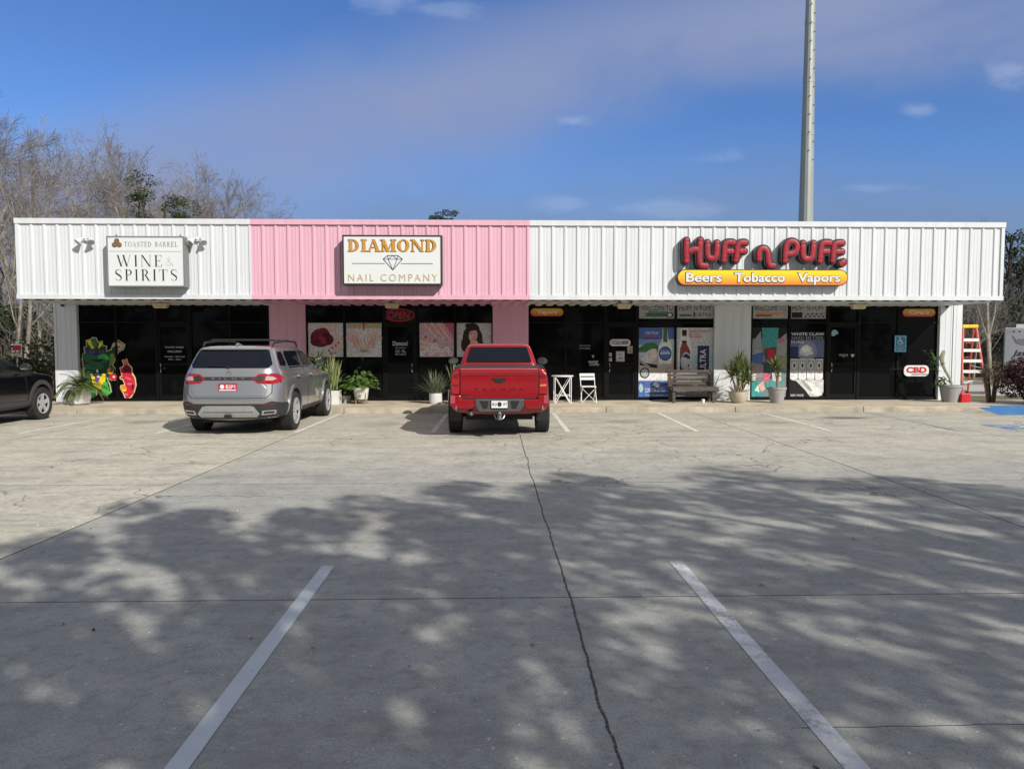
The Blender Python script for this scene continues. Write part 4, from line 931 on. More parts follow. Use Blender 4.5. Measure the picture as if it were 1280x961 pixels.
def body_obj(me, paint, well, cutters, parent, name='body', low=None):
    me.materials.clear(); me.materials.append(paint); me.materials.append(well)
    for p in me.polygons:
        c = p.center; w = False
        for (y, z, r, xin) in cutters:
            d = math.hypot(c.y - y, c.z - z)
            if d < r - .004 + .02 and abs(p.normal.x) < .75 and d > r * .9 and abs(c.x) > xin - .01 and d <= r + .001: w = True
            if d < r and abs(abs(c.x) - xin) < .01: w = True
        if c.z < .26: w = True
        if low and c.z < low(c): w = True
        p.material_index = 1 if w else 0
    finish(me, True, True, 38)
    return link(name, me, parent)
def bvh_of(me): return BVHTree.FromPolygons([v.co[:] for v in me.vertices], [p.vertices[:] for p in me.polygons])
AXES = {'rear': (Vector((0, 1, 0)), lambda u, v: Vector((u, -3, v))), 'front': (Vector((0, -1, 0)), lambda u, v: Vector((u, 9, v))),
        'right': (Vector((-1, 0, 0)), lambda u, v: Vector((4, u, v))), 'left': (Vector((1, 0, 0)), lambda u, v: Vector((-4, u, v))), 'top': (Vector((0, 0, -1)), lambda u, v: Vector((u, v, 5)))}
def patch(name, bvh, poly, axis, m, parent, off=.004, thick=.02, sub=.07, smooth=True):
    """a panel laid onto the body surface (glass, lamp, plate), with real thickness"""
    d, org = AXES[axis]; bm = bmesh.new()
    vs = [bm.verts.new((u, v, 0)) for u, v in poly]; bm.faces.new(vs); bmesh.ops.triangulate(bm, faces=bm.faces)
    for _ in range(5):
        le = [e for e in bm.edges if e.calc_length() > sub]
        if not le: break
        bmesh.ops.subdivide_edges(bm, edges=le, cuts=1); bmesh.ops.triangulate(bm, faces=[f for f in bm.faces if len(f.verts) > 3])
    for v in bm.verts:
        o = org(v.co.x, v.co.y); h = bvh.ray_cast(o, d)
        if h[0] is None: h = bvh.find_nearest(o + d * 3.2)
        v.co = h[0] - d * off
    bd = [e for e in bm.edges if len(e.link_faces) == 1]
    ex = bmesh.ops.extrude_edge_only(bm, edges=bd)
    for v in [g for g in ex['geom'] if isinstance(g, bmesh.types.BMVert)]: v.co += d * (thick + off)
    bmesh.ops.recalc_face_normals(bm, faces=bm.faces)
    f0 = max(bm.faces, key=lambda f: abs(f.normal.dot(d)) * f.calc_area())
    if f0.normal.dot(d) > 0: bmesh.ops.reverse_faces(bm, faces=bm.faces)
    if smooth:
        for f in bm.faces: f.smooth = True
        for e in bm.edges:
            if len(e.link_faces) != 2 or e.calc_face_angle(0) > R(40): e.smooth = False
    me = bpy.data.meshes.new(name); bm.to_mesh(me); bm.free(); me.materials.append(m)
    return link(name, me, parent)
def mirror(poly): return [(-u, v) for u, v in poly][::-1]
def wheel(parent, x, y, r, w, side, style='spokes', n=5, alloy=None, rim=.66):
    """tyre with a rim inside; side +1 shows its face towards +x"""
    alloy = alloy or M_alloy; rr = r * rim
    t = MB().lathe([(rr, -w / 2 + .01), (rr + .02, -w / 2), (r * .93, -w / 2 + .004), (r * .985, -w / 2 + .03), (r, -w / 2 + .06), (r, w / 2 - .06), (r * .985, w / 2 - .03), (r * .93, w / 2 - .004), (rr + .02, w / 2), (rr, w / 2 - .01)], 44, axis='x', cap=False)
    for k in range(44):
        a = 2 * math.pi * k / 44
        for q in (-.3, 0, .3): t.bar((q * w - .03, r * .999 * math.cos(a), r * .999 * math.sin(a)), (q * w + .03, r * .999 * math.cos(a + .06), r * .999 * math.sin(a + .06)), .02, .012, up=(0, math.cos(a), math.sin(a)))
    to = t.build('wheel', M_tyre, parent, smooth=True, fix=False); to.location = (x, y, r)
    s = side; q = MB().lathe([(0, s * -.02), (rr * .98, s * -.02), (rr * 1.0, s * (w / 2 - .012)), (rr * .93, s * (w / 2 - .006)), (rr * .93, s * .0), (0, s * .0)], 36, axis='x'); q.build('rim_well', M_rimk, to, smooth=True)
    p = MB(); p.lathe([(rr * 1.0, s * (w / 2 - .02)), (rr * 1.01, s * (w / 2 - .002)), (rr * .9, s * (w / 2 - .004)), (rr * .89, s * (w / 2 - .03))], 36, axis='x', cap=False)
    f = s * (w / 2 - .022)
    for k in range(n):
        a = 2 * math.pi * k / n + .3
        for da in ((-.16, .16) if style == 'double' else (0,)):
            a0, a1 = a + da * .7, a + da * 1.3; ww = .034 if style == 'double' else .085
            p.bar((f - s * .012, rr * .12 * math.cos(a0), rr * .12 * math.sin(a0)), (f, rr * .93 * math.cos(a1), rr * .93 * math.sin(a1)), ww, .03, up=(1, 0, 0))
    p.lathe([(0, f + s * .004), (rr * .17, f), (rr * .2, f - s * .04)], 20, axis='x')
    p.build('rim', alloy, to, smooth=True, fix=False)
    return to
def mirror_house(parent, x, y, z, s, mh, mg):
    h = MB(); h.ball((x + s * .1, y, z + .03), (.115, .07, .08), 14, 10); h.bar((x - s * .04, y + .04, z - .05), (x + s * .05, y + .02, z - .02), .06, .04)
    o = h.build('side_mirror', mh, parent, smooth=True); g = MB().prism(rrect(x + s * .1 - .085, x + s * .1 + .085, z - .025, z + .085, .03), y - .073, y - .055); g.build('mirror_glass', mg, o)
M_mglass = mat('mirror glass', (.25, .30, .32), .05, metal=.9, var=.02)

# ---------------- silver family suv, parked nose in
sv = thing('parked_suv', 'silver family suv parked nose in before the wine shop, red tail lamps and roof rails', 'car', (-4.90, 13.82, 0))
W = .985
sl = [(.28, .28, .14, 4.85, .86, .80, .36, .35, .06, .3), (.36, .36, .05, 4.93, .93, .86, .40, .40, .07, .3), (.50, .50, .015, 4.97, .965, .90, .42, .42, .08, .3), (.66, .66, 0, 4.98, .975, .92, .42, .42, .08, .3),
      (.72, .72, .015, 4.98, .975, .92, .42, .42, .08, .3), (.95, .93, .05, 4.96, .97, .91, .42, .42, .09, .3), (1.06, .99, .07, 4.92, .955, .90, .40, .42, .09, .3), (1.17, 1.03, .09, 4.80, .92, .86, .38, .40, .09, .3),
      (1.215, 1.09, .105, 4.45, .89, .80, .34, .36, .08, .3), (1.235, 1.14, .115, 3.95, .87, .80, .30, .30, .08, .22), (1.245, 1.16, .12, 3.84, .86, .80, .28, .28, .08, .2),
      (1.40, 1.38, .20, 3.42, .80, .76, .26, .25, .08, .18), (1.56, 1.55, .29, 2.98, .735, .70, .25, .22, .08, .15), (1.625, 1.625, .33, 2.72, .70, .66, .24, .22, .08, .15), (1.665, 1.665, .42, 2.5, .625, .6, .22, .25, .08, .15), (1.69, 1.69, .75, 2.2, .43, .42, .2, .2, .05, .1)]
cut_ = [(1.06, .385, .46, .60), (3.93, .385, .46, .60)]
me = shell(sl, cut_, 1); bv = bvh_of(me)
body_obj(me, P_sil, M_trim, cut_, sv)
# glass
rw = [(-.70, 1.262), (.70, 1.262), (.755, 1.33), (.655, 1.60), (.0, 1.615), (-.655, 1.60), (-.755, 1.33)]
g = patch('rear_window', bv, rw, 'rear', M_cglass, sv, .005)
w_ = MB().bar((-.02, .115, 1.29), (-.40, .135, 1.315), .02, .012); w_.bar((-.02, .10, 1.27), (-.02, .15, 1.30), .04, .03); w_.build('wiper', M_black, sv)
for a in ('right', 'left'):
    qg = [(.50, 1.30), (.86, 1.285), (.93, 1.36), (.90, 1.56), (.62, 1.565), (.53, 1.44)]; patch('side_window', bv, qg, a, M_cglass, sv, .004)
    rdw = [(1.03, 1.28), (2.04, 1.265), (2.04, 1.57), (1.12, 1.575), (1.02, 1.50)]; patch('side_window', bv, rdw, a, M_cglass, sv, .004)
    fdw = [(2.12, 1.265), (3.22, 1.25), (3.20, 1.29), (2.72, 1.555), (2.12, 1.57)]; patch('side_window', bv, fdw, a, M_cglass, sv, .004)
    x = 1 if a == 'right' else -1
    # belt moulding, sill cladding, arch lips, door handles
    patch('belt_trim', bv, [(1.0, 1.235), (3.25, 1.222), (3.25, 1.247), (1.0, 1.262)], a, M_chrome, sv, .006)
    patch('sill_cladding', bv, [(1.56, .28), (3.43, .28), (3.43, .41), (1.56, .42)], a, M_trim, sv, .018)
    for y0 in (1.06, 3.93):
        arc = [(y0 + .465 * math.cos(R(q)), .385 + .465 * math.sin(R(q))) for q in range(-10, 191, 10)]; arc2 = [(y0 + .535 * math.cos(R(q)), .385 + .535 * math.sin(R(q))) for q in range(190, -11, -10)]
        patch('wheel_arch', bv, arc + arc2, a, P_sil if True else M_trim, sv, .022, .03)
    for y0 in (1.32, 2.36):
        h = MB().tube([(x * .965, y0 - .11, 1.075), (x * 1.005, y0 - .08, 1.078), (x * 1.005, y0 + .08, 1.08), (x * .965, y0 + .11, 1.082)], .016, 8); h.build('door_handle', M_chrome, sv, smooth=True)
    for y0, zz in ((2.08, 1.22), (3.17, 1.22), (1.50, .80)): patch('door_seam', bv, [(y0 - .005, .44), (y0 + .005, .44), (y0 + .005, zz), (y0 - .005, zz)], a, M_under, sv, .0035, .005)
    mirror_house(sv, x * .90, 3.12, 1.26, x, P_sil if x < 0 else M_black, M_mglass)
    # roof rails
    r_ = MB().tube([(x * .66, .62, 1.665), (x * .665, .72, 1.735), (x * .665, 1.4, 1.775), (x * .645, 2.3, 1.755), (x * .62, 2.55, 1.66)], [.02, .022, .022, .022, .02], 8); r_.build('roof_rail', M_black, sv, smooth=True)
for y0 in (.95, 1.9): MB().tube([(-.665, y0, 1.76), (-.60, y0, 1.79), (.60, y0, 1.79), (.665, y0, 1.76)], .022, 8, squash=.7).build('cross_bar', M_black, sv, smooth=True)
MB().add([(-.03, .55, 1.68), (.03, .55, 1.68), (.02, .85, 1.69), (-.02, .85, 1.69), (0, .60, 1.735), (0, .66, 1.735)], [(0, 1, 4), (1, 2, 5, 4), (2, 3, 5), (3, 0, 4, 5)]).build('roof_antenna', P_sil, sv)
# spoiler lip over the window
patch('spoiler', bv, [(-.65, 1.608), (.65, 1.608), (.58, 1.652), (0, 1.66), (-.58, 1.652)], 'rear', P_sil, sv, .05, .07)
# lamps joined by a black bar
patch('lamp_bar', bv, [(-.58, 1.035), (.58, 1.035), (.58, 1.10), (-.58, 1.10)], 'rear', M_trim, sv, .007)
for s in (1, -1):
    tl = [(.43, 1.065), (.53, .985), (.80, .965), (.915, .99), (.905, 1.145), (.80, 1.165), (.55, 1.155)]
    lo = patch('tail_lamp', bv, tl if s > 0 else mirror(tl), 'rear', M_lampr, sv, .012)
    wl = [(.66, 1.035), (.78, 1.03), (.85, 1.06), (.78, 1.105), (.68, 1.11)]; patch('reverse_lamp', bv, wl if s > 0 else mirror(wl), 'rear', M_lampw, lo, .019)
    dl = [(.465, 1.06), (.55, 1.02), (.64, 1.02), (.65, 1.115), (.55, 1.12)]; patch('lamp_inset', bv, dl if s > 0 else mirror(dl), 'rear', M_trim, lo, .018)
    side = [(.10, .99), (.30, 1.02), (.42, 1.075), (.34, 1.125), (.12, 1.15)]; patch('lamp_corner', bv, side, 'right' if s > 0 else 'left', M_lampr, lo, .008)
# tailgate hollow, seams, emblem, badge, plate
sh = [(-.60, .985), (.60, .985), (.45, .80), (-.45, .80)]
for q in ([(-.69, .70), (.69, .70), (.69, .712), (-.69, .712)], [(-.78, .79), (-.69, .70), (-.685, .712), (-.772, .80)], [(.78, .79), (.69, .70), (.685, .712), (.772, .80)], [(-.785, .79), (-.773, .79), (-.773, .965), (-.785, .965)], [(.785, .79), (.773, .79), (.773, .965), (.785, .965)]): patch('tailgate_seam', bv, q, 'rear', M_under, sv, .003, .005)
patch('tailgate_panel', bv, [(-.62, .745), (.62, .745), (.70, .87), (.60, .975), (-.60, .975), (-.70, .87)], 'rear', P_sil, sv, .014, .03)
e = MB(); e.tube([(-.035, 0, .045), (-.045, 0, -.045)], .009, 6); e.tube([(.035, 0, .045), (.045, 0, -.045)], .009, 6); e.tube([(-.04, 0, 0), (.04, 0, 0)], .009, 6); e.tube([(.062 * math.cos(R(a)), 0, .058 * math.sin(R(a))) for a in range(0, 361, 20)], .007, 6, cap=False)
eo = e.build('emblem', M_chrome, sv, smooth=True); eo.location = (0, .085, 1.165); eo.scale = (.75, .75, .75)
def on_body(bvh, u, v, axis='rear'):
    d, org = AXES[axis]; h = bvh.ray_cast(org(u, v), d); return h[0]
l = MB(); put_text(l, 'PILOT', -.30, .30, 1.05, 1.085, on_body(bv, 0, 1.06).y - .013, .002, .003, space=2.2); l.build('badge', M_chrome, sv)
M_plred = mat('red plate', (.42, .02, .05), .4); M_plw = mat('plate white', (.7, .7, .7), .4)
py = on_body(bv, 0, .9).y - .035
p = MB(); p.box(-.165, .165, py, py + .02, .845, .985); po = p.build('licence_plate', M_plred, sv)
l = MB(); l.box(-.155, .155, py - .002, py - .0005, .848, .868); put_text(l, 'B2P1', -.03, .14, .885, .955, py - .002, .012, .0015); l.prism(ell(-.10, .92, .04, .04, 14), py - .002, py - .0005); l.build('plate_lettering', M_plw, po)
l = MB(); put_text(l, 'AWD', .60, .70, .755, .775, on_body(bv, .65, .76).y - .02, .001, .003); l.build('badge', M_chrome, sv)
# lower bumper
patch('bumper', bv, [(-.90, .62), (-.87, .40), (-.70, .31), (.70, .31), (.87, .40), (.90, .62), (.78, .645), (.64, .60), (-.64, .60), (-.78, .645)], 'rear', M_trim, sv, .012)
for a in ('right', 'left'): patch('bumper_side', bv, [(.15, .36), (.57, .30), (.57, .50), (.52, .60), (.15, .62)], a, M_trim, sv, .011)
sk = patch('skid_plate', bv, [(-.57, .41), (-.51, .345), (.51, .345), (.57, .41), (.47, .55), (.41, .565), (-.41, .565), (-.47, .55)], 'rear', M_skid, sv, .04, .05)
patch('skid_groove', bv, [(-.46, .44), (.46, .44), (.46, .452), (-.46, .452)], 'rear', M_under, sk, .042, .003)
for s in (1, -1):
    ex = [(.60, .385), (.83, .40), (.85, .47), (.83, .48), (.62, .47)]; ex = ex if s > 0 else mirror(ex); patch('exhaust_trim', bv, ex, 'rear', M_chrome, sv, .03)
    ei = [(.64, .41), (.81, .42), (.82, .455), (.65, .45)]; patch('exhaust_opening', bv, ei if s > 0 else mirror(ei), 'rear', M_under, sv, .033)
    rf = [(.62, .575), (.83, .58), (.83, .605), (.64, .60)]; patch('reflector', bv, rf if s > 0 else mirror(rf), 'rear', M_lampd, sv, .018)
h = MB().box(-.06, .06, -.03, .3, .33, .40); h.box(-.17, .17, .05, .12, .33, .37); h.build('tow_hitch', M_black, sv)
MB().box(-.62, .62, .35, 4.6, .22, .36).build('underbody', M_under, sv)
for y0 in (1.06, 3.93):
    for s in (1, -1): wheel(sv, s * .865, y0, .385, .25, s, 'double', 5, M_alloy, .68)
# windscreen
patch('windscreen', bv, [(-.70, 1.19), (.70, 1.19), (.60, 1.56), (-.60, 1.56)], 'front', M_cglass, sv, .004)

# ---------------- red pickup
tk = thing('pickup_truck', 'bright red crew cab pickup parked nose in before the pink column, tailgate to viewer', 'truck', (.135, 13.42, 0))
cut_ = [(1.0, .39, .47, .58), (4.20, .39, .47, .58)]
# lower body: bed sides and front; cab as a second shell
sl = [(.42, .42, .10, 5.2, .80, .75, .10, .3, .02, .2), (.50, .50, .06, 5.28, .865, .80, .10, .35, .02, .2), (.72, .72, .03, 5.32, .905, .86, .09, .38, .02, .2), (.95, .90, .03, 5.30, .90, .86, .09, .38, .02, .2), (1.13, 1.02, .035, 5.2, .885, .84, .09, .38, .02, .2), (1.24, 1.08, .045, 5.1, .855, .80, .08, .36, .02, .2), (1.27, 1.12, .06, 4.7, .83, .76, .07, .3, .02, .2), (1.28, 1.14, .08, 4.3, .79, .72, .07, .3, .02, .2)]
me = shell(sl, cut_, 1); bv = bvh_of(me)
# the load bed: a hollow cut into the rear of the shell
body_obj(me, P_red, M_trim, cut_, tk)
cab = [(1.05, 1.05, 1.56, 4.25, .82, .78, .10, .3, .02, .2), (1.25, 1.22, 1.57, 4.05, .795, .76, .10, .28, .03, .2), (1.30, 1.27, 1.59, 3.95, .785, .755, .10, .26, .03, .2), (1.48, 1.47, 1.67, 3.55, .725, .70, .10, .22, .03, .15), (1.63, 1.63, 1.75, 3.1, .665, .63, .10, .22, .03, .15), (1.69, 1.69, 1.80, 2.95, .635, .60, .10, .2, .03, .15), (1.715, 1.715, 1.90, 2.8, .57, .54, .12, .2, .03, .1), (1.725, 1.725, 2.1, 2.6, .40, .36, .12, .2, .03, .1)]
mc = shell(cab, (), 1); bc = bvh_of(mc); body_obj(mc, P_red, M_trim, (), tk, 'cab')
rw = [(-.635, 1.335), (.635, 1.335), (.665, 1.36), (.585, 1.635), (.55, 1.65), (-.55, 1.65), (-.585, 1.635), (-.665, 1.36)]
patch('rear_window', bc, rw, 'rear', M_cglass, tk, .005)
for a in ('right', 'left'):
    x = 1 if a == 'right' else -1
    patch('side_window', bc, [(1.85, 1.30), (2.62, 1.29), (2.62, 1.60), (1.98, 1.61)], a, M_cglass, tk, .004); patch('side_window', bc, [(2.70, 1.29), (3.62, 1.28), (3.15, 1.56), (2.70, 1.60)], a, M_cglass, tk, .004)
    for y0 in (1.0, 4.20):
        arc = [(y0 + .475 * math.cos(R(q)), .39 + .475 * math.sin(R(q))) for q in range(-5, 186, 10)]; arc2 = [(y0 + .57 * math.cos(R(q)), .39 + .57 * math.sin(R(q))) for q in range(185, -6, -10)]
        patch('wheel_arch', bv, arc + arc2, a, M_trim, tk, .045, .06)
    patch('sill_step', bv, [(1.6, .46), (3.6, .46), (3.6, .54), (1.6, .54)], a, M_trim, tk, .06, .07)
    for y0 in (2.0, 3.0): MB().tube([(x * .885, y0 - .1, 1.09), (x * .93, y0 - .07, 1.09), (x * .93, y0 + .07, 1.09), (x * .885, y0 + .1, 1.09)], .016, 8).build('door_handle', P_red, tk, smooth=True)
    for y0 in (1.55, 2.66, 3.72): patch('door_seam', bv, [(y0 - .006, .58), (y0 + .006, .58), (y0 + .006, 1.2), (y0 - .006, 1.2)], a, M_under, tk, .0035, .005)
    h = MB(); h.ball((x * 1.0, 3.32, 1.325), (.125, .07, .085), 16, 10); h.bar((x * .80, 3.36, 1.25), (x * .92, 3.34, 1.29), .06, .05); ho = h.build('side_mirror', M_black, tk, smooth=True)
    MB().prism(ell(x * 1.0, 1.325, .10, .066, 18), 3.245, 3.27).build('mirror_glass', M_mglass, ho)
    # bed rail caps
    MB().tube([(x * .80, .08, 1.285), (x * .79, .8, 1.295), (x * .785, 1.5, 1.295)], .028, 8, squash=.6).build('bed_rail', M_trim, tk, smooth=True)
# soft bed cover between the rails
c = MB().box(-.765, .765, .09, 1.52, 1.262, 1.292); bevelled(c.build('bed_cover', M_black, tk), .012)
# tailgate with rounded top, recess, lettering
ty = -.022
tg = MB()
prof = [(.055, .725), (.0, .735), (-.002, .79), (.004, 1.14), (-.012, 1.175), (-.022, 1.20), (.012, 1.255), (.06, 1.27), (.09, 1.268), (.09, .725)]
n = len(prof); tg.add([(-.705, ty + y, z) for y, z in prof] + [(.705, ty + y, z) for y, z in prof], [[i, (i + 1) % n, (i + 1) % n + n, i + n] for i in range(n)] + [list(range(n))[::-1], list(range(n, 2 * n))])
to = tg.build('tailgate', P_red, tk, smooth=True, angle=25)
for s in (-1, 1): MB().box(s * .712 - .006, s * .712 + .006, .0, .07, .73, 1.26).build('tailgate_gap', M_under, tk)
hb = MB(); hb.prism([(-.125, 1.105), (.125, 1.105), (.115, 1.055), (.075, 1.05), (.065, 1.015), (-.065, 1.015), (-.075, 1.05), (-.115, 1.055)], ty - .018, ty + .01); bevelled(hb.build('tailgate_handle', M_black, to), .006)
l = MB(); put_text(l, 'TACOMA', -.46, .44, .868, .908, ty - .006, .0, .005, space=1.75); l.build('badge', mat('dark red lettering', (.05, .003, .006), .35), to)
l = MB(); put_text(l, 'SR5', -.67, -.545, .775, .80, ty - .007, .003, .004); l.build('badge', M_black, to)
for z in (1.135, .80): MB().box(-.66, .66, ty - .0035, ty + .004, z, z + .006).build('tailgate_crease', P_red, to)
# lamps beside the tailgate
for s in (-1, 1):
    L_ = MB().prism([(s * u, v) for u, v in ((.722, .80), (.722, 1.21), (.80, 1.215), (.855, 1.17), (.878, 1.0), (.87, .80))], -.005, .12); lo = bevelled(L_.build('tail_lamp', M_lampr, tk), .012)
    MB().prism([(s * u, v) for u, v in ((.74, .945), (.74, .98), (.85, .985), (.86, .95))], -.010, -.004).build('reverse_lamp', M_amber if s > 0 else M_lampd, lo)
    MB().prism([(s * u, v) for u, v in ((.74, 1.09), (.74, 1.16), (.80, 1.165), (.83, 1.14), (.84, 1.09))], -.010, -.004).build('lamp_inset', M_lampd, lo)
    # red bumper ends with clear upright end
    e = MB().prism([(s * u, v) for u, v in ((.42, .715), (.70, .715), (.70, .79), (.885, .79), (.895, .62), (.84, .56), (.50, .555), (.45, .60))], -.115, .06); bevelled(e.build('bumper_end', P_red, tk), .02)
    MB().prism([(s * u, v) for u, v in ((.80, .645), (.80, .79), (.88, .79), (.886, .645))], -.122, -.116).build('bumper_lamp', mat('pink clear lamp', (.36, .06, .08), .15, coat=.5), tk)
    MB().tube([(s * .78, -.118, .53), (s * .78, -.118, .60)], .012, 8).build('tow_eye', M_chrome, tk)
    for y0 in (1.0, 4.20): wheel(tk, s * .84, y0, .395, .26, s, 'spokes', 6, M_alloyd, .60)
    MB().box(s * .70, s * .92, .40, .42, .28, .62).build('mud_flap', M_black, tk)
b_ = MB().prism([(-.44, .72), (.44, .72), (.44, .60), (.36, .49), (-.36, .49), (-.44, .60)], -.135, .05); bevelled(b_.build('bumper', mat('grey bumper plastic', (.06, .062, .065), .5, bump=.1), tk), .015)
for s in (-1, 1): MB().prism([(s * u, v) for u, v in ((.20, .69), (.36, .69), (.30, .55), (.22, .55))], -.139, -.134).build('step_pad', M_black, tk)
MB().box(-.70, .70, -.06, .06, .72, .735).build('bumper_top', M_trim, tk)
p = MB().box(-.155, .155, -.155, -.142, .555, .705); po = p.build('licence_plate', M_plw, tk)
l = MB(); put_text(l, 'R0', -.13, -.05, .60, .66, -.157, .008, .001); put_text(l, 'W7', .06, .135, .60, .66, -.157, .008, .001); l.prism(ell(0, .63, .04, .045, 12), -.157, -.156)
for q in ((-.155, .155, .695, .705), (-.155, .155, .555, .565), (-.155, -.145, .565, .695), (.145, .155, .565, .695)): l.box(q[0], q[1], -.1575, -.156, q[2], q[3])
l.build('plate_lettering', M_ink, po)
h = MB().box(-.04, .04, -.16, .2, .40, .47); h.tube([(0, -.2, .36), (0, -.2, .44)], [.03, .03], 10); h.ball((0, -.2, .47), .034); h.tube([(-.09, -.12, .43), (-.07, -.15, .38), (0, -.17, .35), (.07, -.15, .38), (.09, -.12, .43)], .012, 6); h.build('tow_hitch', M_alloyd, tk, smooth=True)
MB().tube([(-.55, .25, .47), (-.55, .05, .46), (-.50, -.02, .45)], .035, 10).build('exhaust_pipe', M_alloyd, tk, smooth=True)
u = MB().box(-.62, .62, .3, 5.0, .31, .55); u.tube([(-.72, 1.0, .39), (.72, 1.0, .39)], .05, 8); u.ball((0, 1.0, .37), .14); u.tube([(-.72, 4.2, .39), (.72, 4.2, .39)], .04, 8); u.build('underbody', M_under, tk)
MB().tube([(0, 2.2, 1.72), (0, 2.2, 1.76)], [.035, .015], 8).build('roof_antenna', P_red, tk)
patch('windscreen', bc, [(-.62, 1.29), (.62, 1.29), (.56, 1.62), (-.56, 1.62)], 'front', M_cglass, tk, .004)

# ---------------- black suv cut by the photo's edge
dv = thing('parked_suv', 'black suv with grey plastic wheel arches, parked nose in beyond the white end column', 'car', (0, 0, 0))
sl = [(.26, .26, .14, 4.45, .82, .72, .22, .35, .05, .3), (.36, .36, .05, 4.53, .90, .80, .22, .38, .06, .3), (.55, .55, .015, 4.57, .925, .84, .2, .4, .06, .3), (.80, .78, .03, 4.58, .925, .85, .2, .4, .06, .3), (1.0, .92, .06, 4.55, .915, .84, .2, .4, .06, .3), (1.09, .98, .09, 4.46, .89, .81, .18, .38, .06, .3), (1.12, 1.02, .10, 4.2, .865, .77, .17, .35, .06, .25),
      (1.15, 1.08, .11, 3.72, .835, .76, .17, .3, .06, .2), (1.17, 1.10, .12, 3.58, .825, .75, .17, .28, .06, .2), (1.36, 1.34, .25, 3.05, .76, .70, .16, .25, .06, .15), (1.52, 1.51, .36, 2.6, .68, .62, .15, .22, .06, .15), (1.60, 1.60, .45, 2.3, .60, .55, .15, .2, .06, .1), (1.64, 1.64, .8, 2.0, .4, .36, .15, .2, .05, .1)]
cut_ = [(.95, .37, .43, .56), (3.64, .37, .43, .56)]
me = shell(sl, cut_, 1); bv = bvh_of(me); body_obj(me, P_blk, M_trim, cut_, dv)
M_clad = mat('weathered grey cladding', (.045, .046, .05), .7, var=.15, bump=.1)
for a in ('right', 'left'):
    x = 1 if a == 'right' else -1
    patch('side_window', bv, [(2.05, 1.19), (3.15, 1.17), (2.98, 1.26), (2.5, 1.49), (2.05, 1.51)], a, M_cglass, dv, .004); patch('side_window', bv, [(1.0, 1.20), (1.97, 1.19), (1.97, 1.51), (1.1, 1.50)], a, M_cglass, dv, .004)
    patch('sill_cladding', bv, [(1.38, .28), (3.2, .28), (3.2, .47), (1.38, .48)], a, M_clad, dv, .015)
    for y0 in (.95, 3.64):
        arc = [(y0 + .435 * math.cos(R(q)), .37 + .435 * math.sin(R(q))) for q in range(-15, 196, 10)]; arc2 = [(y0 + .53 * math.cos(R(q)), .37 + .53 * math.sin(R(q))) for q in range(195, -16, -10)]
        patch('wheel_arch', bv, arc + arc2, a, M_clad, dv, .02, .04)
    patch('door_seam', bv, [(3.05, .5), (3.06, .5), (3.06, 1.14), (3.05, 1.14)], a, M_under, dv, .0035, .005)
    mirror_house(dv, x * .86, 2.98, 1.18, x, P_blk, M_mglass)
patch('windscreen', bv, [(-.66, 1.13), (.66, 1.13), (.54, 1.5), (-.54, 1.5)], 'front', M_cglass, dv, .004); patch('rear_window', bv, [(-.66, 1.2), (.66, 1.2), (.56, 1.5), (-.56, 1.5)], 'rear', M_cglass, dv, .004)
MB().box(-.55, .55, .35, 4.2, .2, .34).build('underbody', M_under, dv)
for y0 in (.95, 3.64):
    for s in (1, -1): wheel(dv, s * .80, y0, .365, .225, s, 'spokes', 5, M_alloy, .62)
wp = gnd(50, 524); dv.location = (wp.x - .82, wp.y - 3.64, 0)
# ================================================================== furniture on the pavement
M_wpaint = mat('white painted metal', (.74, .74, .73), .45, var=.06)
M_wood = mat('weathered bench wood', (.06, .047, .038), .8, var=.4, nscale=3, stretch=(.6, 8, 8), c2=(.12, .098, .08), bump=.4, bscale=30)
M_redp = mat('red plastic', (.50, .012, .02), .4, var=.08); M_lad = mat('orange red fibreglass', (.60, .09, .06), .5, var=.08); M_step = mat('glare white aluminium step', (.86, .86, .86), .3, metal=.1, var=.03); M_yel = mat('yellow plastic cap', (.75, .52, .03), .5)  # ladder steps: sun glare put into the colour, near-white and hardly metallic
# round folding table
p = gnd(703, 501.5, SW); Yt = 19.75; tx = ax(703, Yt, 490)
t = thing('bistro_table', 'small round white folding table on the pavement right of the red pickup', 'table', (tx, Yt, SW))
MB().lathe([(0, .70), (.285, .70), (.295, .705), (.295, .725), (.285, .73), (0, .73)], 28).build('tabletop', M_wpaint, t, smooth=True)
for s in (-1, 1):
    for e in (-1, 1): MB().tube([(e * -.20, s * .20, .69), (e * .20, s * .20, .0)], .012, 6).build('leg', M_wpaint, t, smooth=True)
    MB().tube([(-.215, s * .20, .0), (-.215, s * .20, .69)], .012, 6).build('upright', M_wpaint, t); MB().tube([(.215, s * .20, .0), (.215, s * .20, .69)], .012, 6).build('upright', M_wpaint, t)
    MB().bar((-.21, s * .2, .2), (.21, s * .2, .2), .02, .012).build('stretcher', M_wpaint, t)
# folding chair, back to the glass
tx = ax(735, Yt, 490)
t = thing('folding_chair', 'white slatted folding chair beside the round white table, before dark glass', 'chair', (tx, Yt, SW), R(2))
for s in (-1, 1):
    MB().tube([(s * .20, -.19, 0), (s * .19, .02, .44), (s * .19, .22, .76)], .012, 6).build('back_post', M_wpaint, t, smooth=True)
    MB().tube([(s * .18, .22, 0), (s * .175, -.19, .42)], .012, 6).build('leg', M_wpaint, t); MB().bar((-.19 * s, -.20, .02), (.19 * s, -.12, .40), .02, .012).build('cross_brace', M_wpaint, t)
for k in range(5): MB().box(-.19, .19, -.2 + k * .078, -.2 + k * .078 + .06, .425, .445).build('seat_slat', M_wpaint, t)
for z, y in ((.60, .11), (.70, .175)): bevelled(MB().box(-.205, .205, y, y + .018, z, z + .075).build('back_slat', M_wpaint, t), .006)
